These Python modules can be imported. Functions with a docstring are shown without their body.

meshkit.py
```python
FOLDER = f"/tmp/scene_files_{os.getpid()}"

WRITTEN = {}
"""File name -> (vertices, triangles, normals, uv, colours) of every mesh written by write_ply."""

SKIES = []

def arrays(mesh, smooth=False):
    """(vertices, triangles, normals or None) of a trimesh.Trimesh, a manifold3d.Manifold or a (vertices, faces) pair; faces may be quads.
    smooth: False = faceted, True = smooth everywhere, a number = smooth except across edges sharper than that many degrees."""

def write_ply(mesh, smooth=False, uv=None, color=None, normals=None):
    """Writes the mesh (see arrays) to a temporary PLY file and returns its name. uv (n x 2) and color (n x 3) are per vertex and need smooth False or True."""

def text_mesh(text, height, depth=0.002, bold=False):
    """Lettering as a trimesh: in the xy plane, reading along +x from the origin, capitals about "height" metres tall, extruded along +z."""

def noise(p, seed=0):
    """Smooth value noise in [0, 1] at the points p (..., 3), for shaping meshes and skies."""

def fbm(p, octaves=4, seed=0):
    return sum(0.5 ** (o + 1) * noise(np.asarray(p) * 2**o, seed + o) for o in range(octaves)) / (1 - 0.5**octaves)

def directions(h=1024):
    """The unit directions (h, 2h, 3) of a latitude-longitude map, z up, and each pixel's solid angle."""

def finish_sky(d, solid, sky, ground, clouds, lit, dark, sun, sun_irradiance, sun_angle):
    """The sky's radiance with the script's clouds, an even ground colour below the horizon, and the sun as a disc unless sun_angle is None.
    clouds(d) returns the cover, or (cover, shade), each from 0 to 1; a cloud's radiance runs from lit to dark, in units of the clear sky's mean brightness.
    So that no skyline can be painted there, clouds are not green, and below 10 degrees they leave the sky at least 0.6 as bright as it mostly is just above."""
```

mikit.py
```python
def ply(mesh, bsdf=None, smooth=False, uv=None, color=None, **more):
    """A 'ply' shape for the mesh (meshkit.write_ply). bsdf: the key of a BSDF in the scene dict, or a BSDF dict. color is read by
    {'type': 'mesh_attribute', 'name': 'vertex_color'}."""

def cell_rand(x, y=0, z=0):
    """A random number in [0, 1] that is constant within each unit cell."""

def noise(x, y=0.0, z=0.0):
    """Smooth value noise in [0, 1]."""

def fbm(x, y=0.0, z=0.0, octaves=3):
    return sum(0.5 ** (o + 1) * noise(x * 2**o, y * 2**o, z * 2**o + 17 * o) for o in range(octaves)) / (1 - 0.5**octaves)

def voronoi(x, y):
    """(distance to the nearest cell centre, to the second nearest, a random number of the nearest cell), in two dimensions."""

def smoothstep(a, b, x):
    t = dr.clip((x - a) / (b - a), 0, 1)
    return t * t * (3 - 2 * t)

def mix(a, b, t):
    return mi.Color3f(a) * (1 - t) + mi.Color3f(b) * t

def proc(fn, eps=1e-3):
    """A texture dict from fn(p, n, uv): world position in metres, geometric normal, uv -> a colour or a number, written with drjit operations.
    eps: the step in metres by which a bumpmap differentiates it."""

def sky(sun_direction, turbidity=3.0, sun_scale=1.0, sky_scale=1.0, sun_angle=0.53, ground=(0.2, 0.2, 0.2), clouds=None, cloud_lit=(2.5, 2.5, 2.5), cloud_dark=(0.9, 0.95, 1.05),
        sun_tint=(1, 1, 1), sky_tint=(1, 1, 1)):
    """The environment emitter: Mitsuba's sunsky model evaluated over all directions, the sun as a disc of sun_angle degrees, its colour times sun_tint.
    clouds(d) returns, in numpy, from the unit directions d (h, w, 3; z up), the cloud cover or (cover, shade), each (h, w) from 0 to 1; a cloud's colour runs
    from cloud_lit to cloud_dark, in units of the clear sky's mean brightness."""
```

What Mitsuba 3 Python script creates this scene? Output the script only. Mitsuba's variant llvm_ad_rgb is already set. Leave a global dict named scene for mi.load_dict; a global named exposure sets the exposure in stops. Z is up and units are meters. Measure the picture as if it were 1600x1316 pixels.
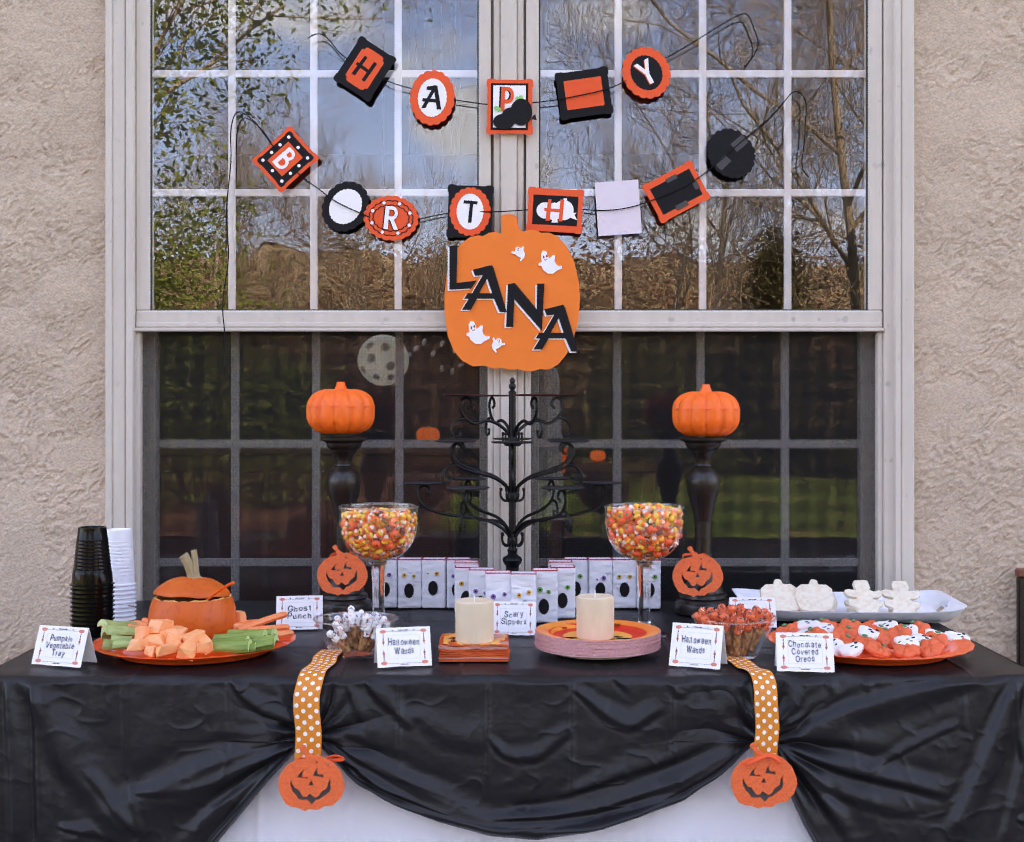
import math, random
import numpy as np
import trimesh
import drjit as dr
import mitsuba as mi
import mikit, meshkit
from mikit import proc, noise, fbm, voronoi, cell_rand, smoothstep, mix
from shapely.geometry import Polygon, LineString, Point, box as sbox
from shapely.ops import unary_union
from shapely import affinity
from scipy.interpolate import CubicSpline

scene, labels = {}, {}
rng = np.random.default_rng(7)
random.seed(7)
T4 = mi.ScalarTransform4f

# ------------------------------------------------------------------ camera, sky, exposure
F, CX, VH, CAMZ, TZ = 2050.0, 798.0, 632.0, 1.2464, 0.745   # focal length and horizon in photo pixels, eye height, table height
scene['camera'] = {'type': 'perspective', 'fov': 2 * math.degrees(math.atan(800 / F)), 'fov_axis': 'x',
                   'principal_point_offset_y': 26 / 1316, 'principal_point_offset_x': 2 / 1600,
                   'near_clip': 0.05, 'far_clip': 400.0,
                   'to_world': T4().look_at(origin=[0, 0, CAMZ], target=[0, 1, CAMZ], up=[0, 0, 1])}


def clouds(d):
    n = meshkit.fbm(np.stack([d[..., 0] * 9 + 20.2686, d[..., 1] * 9 + 10.8028, d[..., 2] * 13.5 + 33.2013], -1), 5, 3)
    cover = np.clip((n - 0.50) / 0.16, 0, 1) * np.clip((d[..., 2] - 0.03) / 0.05, 0.25, 1)
    shade = np.clip((meshkit.fbm(d * 14.0 + 5.0, 3, 9) - 0.35) * 1.6, 0, 1)
    return cover * 0.9, shade * 0.7


scene['sky'] = mikit.sky((0.30, 0.78, 0.62), turbidity=2.2, clouds=clouds, cloud_lit=(2.3, 2.22, 2.2), cloud_dark=(1.1, 1.1, 1.15), sky_tint=(1.42, 1.05, 1.04))
exposure = 4.24


# ------------------------------------------------------------------ measuring helpers (photo pixel at a distance -> metres)
def X(u, d): return (u - CX) / F * d
def Z(v, d): return CAMZ - (v - VH) / F * d
def DT(v): return (CAMZ - TZ) * F / (v - VH)            # distance of a point of the table top


# ------------------------------------------------------------------ scene bookkeeping
def numbered(key, test):
    if key not in test: return key
    i = 1
    while f'{key}_{i:03d}' in test: i += 1
    return f'{key}_{i:03d}'


taken = set()


def fresh(key):
    k = numbered(key, taken)
    taken.add(k)
    return k


def thing(name, label, cat, group=None, kind=None):
    k = fresh(name)
    labels[k] = {'label': label, 'category': cat}
    if group: labels[k]['group'] = group
    if kind: labels[k]['kind'] = kind
    return k


def shape(mesh, mat, smooth=30, uv=None):
    return mikit.ply(mesh, mat, smooth=smooth if uv is None else (True if smooth else False), uv=uv)


def part(parent, name, mesh, mat, smooth=30, label=None, kind=None, tw=None, uv=None):
    k = fresh(parent + '__' + name)
    d = mesh if isinstance(mesh, dict) else shape(mesh, mat, smooth, uv)
    if tw is not None: d = {**d, 'to_world': tw}
    scene[k] = d
    if label or kind:
        labels[k] = {}
        if label: labels[k]['label'] = label
        if kind: labels[k]['kind'] = kind
    return k


def solo(name, mesh, mat, label, cat, group=None, smooth=30, kind=None, tw=None, uv=None):
    k = thing(name, label, cat, group, kind)
    d = mesh if isinstance(mesh, dict) else shape(mesh, mat, smooth, uv)
    if tw is not None: d = {**d, 'to_world': tw}
    scene[k] = d
    return k


def struct(name, mesh, mat, smooth=False, label=None):
    k = fresh(name)
    scene[k] = shape(mesh, mat, smooth)
    labels[k] = {'kind': 'structure', 'label': label or name.replace('_', ' ')}
    return k


def M(loc=(0, 0, 0), rx=0, ry=0, rz=0, s=1):
    t = T4().translate([float(c) for c in loc])
    if rz: t = t.rotate([0, 0, 1], float(rz))
    if ry: t = t.rotate([0, 1, 0], float(ry))
    if rx: t = t.rotate([1, 0, 0], float(rx))
    if not np.isscalar(s): t = t.scale([float(c) for c in s])
    elif s != 1: t = t.scale(float(s))
    return t


def mat4(loc=(0, 0, 0), rx=0, ry=0, rz=0, s=1):
    return np.array(M(loc, rx, ry, rz, s).matrix, float)


def moved(m, loc=(0, 0, 0), rx=0, ry=0, rz=0, s=1):
    m = m.copy()
    m.apply_transform(mat4(loc, rx, ry, rz, s))
    return m


def cat(ms):
    return trimesh.util.concatenate(ms)


# ------------------------------------------------------------------ mesh helpers
def tm(v, f):
    return trimesh.Trimesh(np.asarray(v, float), np.asarray(f, int), process=False)


def rbox(x0, x1, y0, y1, z0, z1, b=0.002):
    b = min(b, 0.45 * min(x1 - x0, y1 - y0, z1 - z0))
    p = []
    for i in (0, 1):
        for j in (0, 1):
            for k in (0, 1):
                c = np.array([(x0, x1)[i], (y0, y1)[j], (z0, z1)[k]])
                s = np.array([1 - 2 * i, 1 - 2 * j, 1 - 2 * k])
                for a in range(3):
                    q = c + s * b
                    q[a] = c[a]
                    p.append(q)
    return trimesh.convex.convex_hull(np.array(p))


def rev(profile, n=40, ribs=None):
    pr = np.array(profile, float)
    a = np.arange(n) * 2 * np.pi / n
    v = np.stack([pr[:, None, 0] * np.cos(a), pr[:, None, 0] * np.sin(a), np.broadcast_to(pr[:, None, 1], (len(pr), n))], -1).reshape(-1, 3)
    i, j = np.meshgrid(np.arange(len(pr) - 1), np.arange(n), indexing='ij')
    q = np.stack([i * n + j, i * n + (j + 1) % n, (i + 1) * n + (j + 1) % n, (i + 1) * n + j], -1).reshape(-1, 4)
    f = np.vstack([q[:, [0, 1, 2]], q[:, [0, 2, 3]]])
    m = tm(v, f)
    m.merge_vertices(digits_vertex=7)
    m.update_faces(m.nondegenerate_faces())
    return m


def spline(pts, n=40):
    p = np.array(pts, float)
    t = np.r_[0, np.cumsum(np.linalg.norm(np.diff(p, axis=0), axis=1))]
    return CubicSpline(t, p)(np.linspace(0, t[-1], n))


def tube(pts, r, sides=8, caps=True, flat=1.0):
    p = np.array(pts, float)
    n = len(p)
    r = np.broadcast_to(np.asarray(r, float), (n,))
    t = np.gradient(p, axis=0)
    t /= np.linalg.norm(t, axis=1, keepdims=True) + 1e-12
    ref = np.array([0, 0, 1.0]) if abs(t[0, 2]) < 0.9 else np.array([1.0, 0, 0])
    a = np.cross(t[0], ref)
    a /= np.linalg.norm(a)
    A = [a]
    for k in range(1, n):
        a = A[-1] - t[k] * np.dot(A[-1], t[k])
        A.append(a / (np.linalg.norm(a) + 1e-12))
    A = np.array(A)
    B = np.cross(t, A)
    an = np.arange(sides) * 2 * np.pi / sides
    v = p[:, None] + r[:, None, None] * (np.cos(an)[None, :, None] * A[:, None] + flat * np.sin(an)[None, :, None] * B[:, None])
    i, j = np.meshgrid(np.arange(n - 1), np.arange(sides), indexing='ij')
    q = np.stack([i * sides + j, i * sides + (j + 1) % sides, (i + 1) * sides + (j + 1) % sides, (i + 1) * sides + j], -1).reshape(-1, 4)
    f = [q[:, [0, 1, 2]], q[:, [0, 2, 3]]]
    v = v.reshape(-1, 3)
    if caps:
        v = np.vstack([v, p[:1], p[-1:]])
        j = np.arange(sides)
        f.append(np.stack([(j + 1) % sides, j, 0 * j + n * sides], -1))
        f.append(np.stack([(n - 1) * sides + j, (n - 1) * sides + (j + 1) % sides, 0 * j + n * sides + 1], -1))
    return tm(v, np.vstack(f))


FACE = np.array([[1, 0, 0, 0], [0, 0, -1, 0], [0, 1, 0, 0], [0, 0, 0, 1.0]])


def polys(g):
    return [p for p in (g.geoms if hasattr(g, 'geoms') else [g]) if p.geom_type == 'Polygon' and p.area > 1e-9]


def ext(g, depth, up=True):
    """A flat shape with thickness; up: standing, its front towards -y."""
    m = cat([trimesh.creation.extrude_polygon(p, depth, engine='earcut') for p in polys(g)])
    if up: m.apply_transform(FACE)
    return m


def ball(r=1.0, sub=2, s=(1, 1, 1)):
    m = trimesh.creation.icosphere(subdivisions=sub, radius=r)
    m.apply_scale(s)
    return m


def grid_mesh(P):
    """P (rows, cols, 3) -> mesh."""
    h, w = P.shape[:2]
    i, j = np.meshgrid(np.arange(h - 1), np.arange(w - 1), indexing='ij')
    q = np.stack([i * w + j, i * w + j + 1, (i + 1) * w + j + 1, (i + 1) * w + j], -1).reshape(-1, 4)
    return tm(P.reshape(-1, 3), np.vstack([q[:, [0, 1, 2]], q[:, [0, 2, 3]]]))


def lumpy(m, amp, freq, seed=0):
    m = m.copy()
    n = m.vertex_normals
    m.vertices = m.vertices + n * ((meshkit.fbm(m.vertices * freq + seed * 7.3, 3, seed) - 0.5) * 2 * amp)[:, None]
    return m


def smooth_poly(pts, r):
    return Polygon(pts).buffer(0).buffer(r).buffer(-2 * r).buffer(r)


# ------------------------------------------------------------------ materials
def rgb(*c):
    return {'type': 'rgb', 'value': [float(x) for x in c]}


def mat(name, col, rough=0.6, spec=0.5, metal=0.0, two=True, bump=None, scale=1.0, **more):
    c = rgb(*col) if isinstance(col, tuple) else col
    b = {'type': 'principled', 'base_color': c, 'roughness': rough, 'specular': spec, 'metallic': metal, **more}
    if bump is not None: b = {'type': 'bumpmap', 'arbitrary': bump, 'scale': scale, 'bsdf': b}
    scene[name] = {'type': 'twosided', 'bsdf': b} if two else b
    return name


mat('mat_white_paper', (0.83, 0.80, 0.80), 0.7)
mat('mat_black_paper', (0.008, 0.007, 0.009), 0.6, 0.18)
mat('mat_orange_paper', (0.76, 0.10, 0.030), 0.6, 0.2)
mat('mat_green_paper', (0.25, 0.55, 0.15), 0.6)
mat('mat_pale_paper', (0.68, 0.60, 0.66), 0.7)
mat('mat_sign_foam', (0.82, 0.20, 0.03), 0.6, 0.2)
mat('mat_string', (0.006, 0.006, 0.007), 0.6, 0.2)
mat('mat_print_dark', (0.03, 0.035, 0.07), 0.7)
mat('mat_print_salmon', (0.60, 0.20, 0.14), 0.7)
mat('mat_print_line', (0.42, 0.47, 0.60), 0.7)
mat('mat_red_dark', (0.25, 0.04, 0.03), 0.5)
mat('mat_tape', (0.035, 0.035, 0.04), 0.25)
mat('mat_hole_shade', (0.06, 0.055, 0.055), 0.8)  # dark tone standing in for shade seen through the cut-out holes
mat('mat_interior', (0.12, 0.095, 0.085), 0.9)
mat('mat_black_metal', (0.004, 0.004, 0.0045), 0.35, 0.28)
mat('mat_plate_metal', (0.018, 0.018, 0.021), 0.42, 0.6)
mat('mat_reddish_plate', (0.075, 0.020, 0.016), 0.4, 0.5)  # dark reddish tone, top tier plates only
mat('mat_black_plastic', (0.004, 0.0036, 0.0036), 0.09, 0.20)
mat('mat_white_plastic', (0.78, 0.78, 0.82), 0.3, 0.5)
mat('mat_orange_plastic', (0.80, 0.10, 0.012), 0.18, 0.5, clearcoat=0.4)
mat('mat_spoon', (0.92, 0.12, 0.01), 0.25, 0.5)
mat('mat_green_candy', (0.09, 0.25, 0.10), 0.4)
mat('mat_orange_candy', (0.85, 0.13, 0.03), 0.35)
mat('mat_choc_candy', (0.10, 0.035, 0.03), 0.35)
mat('mat_wick', (0.85, 0.84, 0.80), 0.8)
mat('mat_ceramic', (0.80, 0.80, 0.84), 0.12, 0.5)
mat('mat_red_foil', (0.45, 0.03, 0.06), 0.3)
mat('mat_eye_white', (0.80, 0.80, 0.82), 0.15)
mat('mat_eye_yellow', (0.62, 0.38, 0.06), 0.15)
mat('mat_eye_purple', (0.22, 0.13, 0.38), 0.15)
mat('mat_eye_green', (0.16, 0.38, 0.10), 0.15)
mat('mat_purple_print', (0.25, 0.05, 0.45), 0.4)
mat('mat_red_print', (0.70, 0.045, 0.02), 0.35)
mat('mat_yellow_print', (0.88, 0.42, 0.08), 0.35)
mat('mat_beige_paper', (0.55, 0.48, 0.40), 0.7)
mat('mat_sprinkle', (0.06, 0.03, 0.05), 0.4)
mat('mat_wood_dark', (0.16, 0.055, 0.03), 0.4)
mat('mat_screen_wire', (0.012, 0.012, 0.014), 0.7, 0.15)
mat('mat_rubber_line', (0.03, 0.03, 0.032), 0.7)
mat('mat_celery_cut', (0.50, 0.58, 0.22), 0.35)
mat('mat_roof', (0.08, 0.075, 0.07), 0.9)
mat('mat_ghost_cloth', (0.80, 0.77, 0.70), 0.8)
scene['mat_pane'] = {'type': 'thindielectric', 'int_ior': 1.76}
scene['mat_clear'] = {'type': 'thindielectric', 'int_ior': 1.58}
scene['mat_clear_solid'] = {'type': 'dielectric', 'int_ior': 1.49}
scene['mat_inner_pane'] = {'type': 'thindielectric', 'int_ior': 1.5}


def c_stucco(p, n, uv):
    a = fbm(p.x * 7, p.y * 7, p.z * 9, 4)
    b = noise(p.x * 260, p.y * 260, p.z * 260)
    return mix((0.46, 0.36, 0.27), (0.58, 0.465, 0.355), a) * (0.80 + 0.40 * b) * (0.90 + 0.2 * fbm(p.x * 1.7 + 3, p.y, p.z * 2.3, 3))


def b_stucco(p, n, uv):
    return fbm(p.x * 130, p.y * 60, p.z * 190, 3)


mat('mat_stucco', proc(c_stucco), 0.95, 0.2, bump=proc(b_stucco, 1e-3), scale=0.0030)


def c_trim(p, n, uv):
    a = fbm(p.x * 5, p.y * 5, p.z * 3, 4)
    s = noise(p.x * 90, p.y * 30, p.z * 6)
    g = smoothstep(0.72, 0.86, fbm(p.x * 45, p.y * 45, p.z * 30, 3))
    return mix((0.61, 0.55, 0.475), (0.55, 0.49, 0.425), a) * (0.95 + 0.08 * s) * (1 - 0.25 * g)


mat('mat_trim', proc(c_trim), 0.5, 0.4)
mat('mat_muntin', (0.62, 0.58, 0.57), 0.5, 0.4)


def c_cloth(p, n, uv):
    a = fbm(p.x * 22, p.y * 22, p.z * 22, 3)
    return mix((0.007, 0.0062, 0.0075), (0.012, 0.011, 0.013), a)


def b_cloth(p, n, uv):
    return 0.75 * fbm(p.x * 28, p.y * 28, p.z * 28, 3) + 0.25 * noise(p.x * 220, p.y * 220, p.z * 220)


mat('mat_black_cloth', proc(c_cloth), 0.42, 0.36, bump=proc(b_cloth, 1.5e-3), scale=0.0009)
mat('mat_white_cloth', (0.72, 0.71, 0.76), 0.55, 0.4)


def c_faux(p, n, uv):
    return mix((0.92, 0.165, 0.010), (0.82, 0.115, 0.008), fbm(p.x * 35, p.y * 35, p.z * 12, 3))


mat('mat_faux_pumpkin', proc(c_faux), 0.42, 0.45)


def c_pumpkin(p, n, uv):
    a = fbm(p.x * 40, p.y * 40, p.z * 14, 4)
    s = smoothstep(0.60, 0.75, fbm(p.x * 120 + 5, p.y * 120, p.z * 60, 2))
    return mix((0.62, 0.125, 0.012), (0.50, 0.085, 0.010), a) * (1 - 0.12 * s)


mat('mat_real_pumpkin', proc(c_pumpkin), 0.42, 0.32)
mat('mat_pumpkin_flesh', (0.78, 0.42, 0.12), 0.6)


def c_stem(p, n, uv):
    return mix((0.20, 0.16, 0.07), (0.42, 0.34, 0.20), fbm(p.x * 260, p.y * 260, p.z * 30, 3))


mat('mat_stem', proc(c_stem), 0.8)


def c_glitter(p, n, uv):
    r = cell_rand(p.x * 1100, p.y * 1100, p.z * 1100)
    r2 = cell_rand(p.x * 600 + 9, p.y * 600, p.z * 600)
    return mi.Color3f(0.74, 0.135, 0.035) * (0.55 + 0.55 * r + 0.35 * r2)


mat('mat_glitter', proc(c_glitter), 0.55, 0.5)


def c_ribbon(p, n, uv):
    a, b = uv.x * 0.0486 / 0.0243, uv.y / 0.0205
    def dot(ox, oy):
        fa, fb = a + ox, b + oy
        fa, fb = fa - dr.floor(fa) - 0.5, fb - dr.floor(fb) - 0.5
        return 1 - smoothstep(0.0036, 0.0044, dr.sqrt(dr.square(fa * 0.0243) + dr.square(fb * 0.0205)))
    k = dr.maximum(dot(0.25, 0.0), dot(0.75, 0.5))
    w = 0.92 + 0.16 * noise(uv.x * 160, uv.y * 30)
    return mix((0.60, 0.20, 0.010), (0.80, 0.74, 0.66), k) * w


mat('mat_ribbon', proc(c_ribbon), 0.5, 0.5, sheen=0.4)


def c_corn(p, n, uv):
    k = mix((0.86, 0.55, 0.05), (0.83, 0.17, 0.03), smoothstep(0.28, 0.33, uv.y))
    return mix(k, (0.84, 0.72, 0.60), smoothstep(0.62, 0.68, uv.y))


mat('mat_candy_corn', proc(c_corn), 0.35, 0.5)


def c_indian(p, n, uv):
    k = mix((0.16, 0.05, 0.035), (0.80, 0.20, 0.04), smoothstep(0.40, 0.46, uv.y))
    return mix(k, (0.84, 0.72, 0.60), smoothstep(0.70, 0.76, uv.y))


mat('mat_brown_corn', proc(c_indian), 0.35, 0.5)


def c_pretzel(p, n, uv):
    a = fbm(p.x * 160, p.y * 160, p.z * 90, 3)
    return mix((0.17, 0.065, 0.022), (0.46, 0.24, 0.09), smoothstep(0.3, 0.7, a))


mat('mat_pretzel', proc(c_pretzel), 0.5, 0.5)
mat('mat_white_choc', (0.76, 0.74, 0.72), 0.4)
mat('mat_orange_choc', (0.70, 0.135, 0.045), 0.42, 0.4)


def c_cookie(p, n, uv):
    a = fbm(p.x * 130, p.y * 130, p.z * 130, 3)
    return mix((0.70, 0.60, 0.46), (0.78, 0.71, 0.58), smoothstep(0.25, 0.65, a))


def b_cookie(p, n, uv):
    return fbm(p.x * 190, p.y * 190, p.z * 190, 2)


mat('mat_cookie', proc(c_cookie), 0.85, 0.2, bump=proc(b_cookie, 8e-4), scale=0.0035)


def c_melon(p, n, uv):
    a = fbm(p.x * 60, p.y * 60, p.z * 60, 3)
    return mix((0.82, 0.30, 0.12), (0.84, 0.42, 0.17), a)


mat('mat_melon', proc(c_melon), 0.3, 0.5)


def c_carrot(p, n, uv):
    a = fbm(p.x * 80, p.y * 80, p.z * 80, 3)
    return mix((0.80, 0.21, 0.06), (0.84, 0.30, 0.11), a)


mat('mat_carrot', proc(c_carrot), 0.4, 0.5)


def c_celery(p, n, uv):
    a = fbm(p.x * 20, p.y * 90, p.z * 120, 2)
    return mix((0.22, 0.30, 0.07), (0.44, 0.50, 0.19), a)


mat('mat_celery_pale', proc(c_celery), 0.35, 0.5)


def c_celery2(p, n, uv):
    a = fbm(p.x * 20, p.y * 90, p.z * 120, 2)
    return mix((0.12, 0.20, 0.028), (0.28, 0.36, 0.075), a)


mat('mat_celery', proc(c_celery2), 0.35, 0.5)


def c_wax(p, n, uv):
    return mix((0.68, 0.56, 0.40), (0.64, 0.52, 0.355), fbm(p.x * 18, p.y * 18, p.z * 25, 3))


mat('mat_wax', proc(c_wax), 0.4, 0.5)


def c_plate_side(p, n, uv):
    a = noise(p.x * 420, p.y * 420, p.z * 900)
    b = smoothstep(0.72, 0.9, cell_rand(p.x * 700, p.y * 700, p.z * 900))
    return mix((0.42, 0.17, 0.16), (0.62, 0.33, 0.34), a) + mi.Color3f(0.2) * b


mat('mat_plate_edge', proc(c_plate_side), 0.5, 0.5)


def c_plate_top(p, n, uv):
    a = fbm(p.x * 14, p.y * 14, 0.0, 3)
    return mix((0.82, 0.16, 0.02), (0.90, 0.36, 0.05), a)


mat('mat_plate_print', proc(c_plate_top), 0.3, 0.5)


def c_napkin(p, n, uv):
    a = fbm(p.x * 45, p.y * 45, p.z * 300, 3)
    return mix((0.40, 0.045, 0.012), (0.62, 0.11, 0.02), a)


mat('mat_napkin', proc(c_napkin), 0.7, 0.3)


def c_napkin_pale(p, n, uv):
    a = fbm(p.x * 60, p.y * 60, p.z * 300, 3)
    return mix((0.42, 0.16, 0.12), (0.60, 0.32, 0.26), a)


mat('mat_napkin_edge', proc(c_napkin_pale), 0.7, 0.3)


def c_wrap(p, n, uv):
    a = fbm(p.x * 25, p.y * 25, p.z * 55, 3)
    return mix((0.70, 0.70, 0.76), (0.80, 0.80, 0.85), a)


def b_wrap(p, n, uv):
    return fbm(p.x * 30, p.y * 30, p.z * 110, 3)


mat('mat_wrap', proc(c_wrap), 0.55, 0.5, bump=proc(b_wrap, 1e-3), scale=0.0045)


def c_candlestick(p, n, uv):
    return mix((0.006, 0.0045, 0.004), (0.018, 0.011, 0.008), fbm(p.x * 50, p.y * 50, p.z * 14, 3))


mat('mat_dark_wood', proc(c_candlestick), 0.30, 0.5)


def c_lawn(p, n, uv):
    a = fbm(p.x * 0.7, p.y * 0.7, 0.0, 4)
    b = noise(p.x * 18, p.y * 18, 0.0)
    k = mix((0.060, 0.095, 0.018), (0.11, 0.135, 0.030), a)
    return mix(k, (0.17, 0.13, 0.06), smoothstep(0.62, 0.8, fbm(p.x * 2.1, p.y * 2.1, 4.0, 3))) * (0.7 + 0.6 * b)


mat('mat_lawn', proc(c_lawn), 0.95, 0.1)


def c_patio(p, n, uv):
    return mix((0.14, 0.13, 0.12), (0.24, 0.22, 0.20), fbm(p.x * 6, p.y * 6, 0.0, 4))


mat('mat_patio', proc(c_patio), 0.9, 0.2)


def c_mulch(p, n, uv):
    return mix((0.05, 0.028, 0.02), (0.14, 0.075, 0.05), fbm(p.x * 30, p.y * 30, p.z * 30, 3))


mat('mat_mulch', proc(c_mulch), 0.95, 0.1)


def c_bark(p, n, uv):
    return mix((0.16, 0.125, 0.095), (0.36, 0.29, 0.225), fbm(p.x * 14, p.y * 14, p.z * 4, 3))


mat('mat_bark', proc(c_bark), 0.9, 0.2)


def leafmat(name, c, t):
    scene[name] = {'type': 'principledthin', 'base_color': rgb(*c), 'roughness': 0.8, 'eta': 1.12, 'diff_trans': t}
    return name


leafmat('mat_leaf_green', (0.19, 0.22, 0.06), 0.7)
leafmat('mat_leaf_olive', (0.15, 0.15, 0.06), 0.5)
leafmat('mat_leaf_brown', (0.20, 0.125, 0.085), 0.5)
scene['mat_moon_glow'] = {'type': 'diffuse', 'reflectance': rgb(0.7, 0.68, 0.62)}
leafmat('mat_leaf_dark', (0.095, 0.085, 0.045), 0.4)


def c_hill(p, n, uv):
    a = fbm(p.x * 0.9, p.z * 1.3, p.y * 0.9, 4)
    return mix((0.10, 0.080, 0.052), (0.24, 0.185, 0.125), a)


mat('mat_hill', proc(c_hill), 0.95, 0.1)

# ------------------------------------------------------------------ ground
def sheet(x0, x1, y0, y1, z):
    return tm([[x0, y0, z], [x1, y0, z], [x1, y1, z], [x0, y1, z]], [[0, 1, 2], [0, 2, 3]])


struct('lawn', sheet(-150, 150, -160, 40, 0.0), 'mat_lawn', label='sunlit back lawn stretching away from the house')
struct('patio', rbox(-7, 7, -3.6, 3.40, -0.2, 0.035, 0.006), 'mat_patio', label='grey patio between the house and the lawn')
mb = np.linspace(-7, 7, 141)
mg = np.stack(np.meshgrid(mb, np.linspace(-4.9, -3.62, 27), indexing='xy'), -1)
mz = 0.02 + 0.09 * meshkit.fbm(np.concatenate([mg * 6, mg[..., :1] * 0], -1), 3, 5) * np.sin(np.clip((mg[..., 1] + 4.9) / 1.28, 0.02, 1) * np.pi) ** 0.5
sg = np.stack(np.meshgrid(np.linspace(-14, -0.75, 90), np.linspace(-22, -4.9, 110), indexing='xy'), -1)
sz_ = 0.03 + 0.05 * meshkit.noise(np.concatenate([sg * 3, sg[..., :1] * 0], -1))
struct('side_shade_patch', grid_mesh(np.concatenate([sg, sz_[..., None]], -1)), 'mat_mulch', smooth=True, label='brown ground patch left of the lawn, added to stand in for tree shade')  # added brown ground, its colour stands for shade under trees and shrubs
struct('mulch_bed', grid_mesh(np.concatenate([mg, mz[..., None]], -1)), 'mat_mulch', smooth=True, label='brown mulch bed along the edge of the patio')

# ------------------------------------------------------------------ house: wall, windows, room behind, roof
WY = 3.42
house = thing('house', 'beige stucco house wall with two white framed grid windows behind the party table', 'house')
xl, xr = X(164, 3.39), X(1429, 3.39)                     # outer edges of the window trim
OX0, OX1 = xl + 0.02, xr - 0.02


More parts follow.
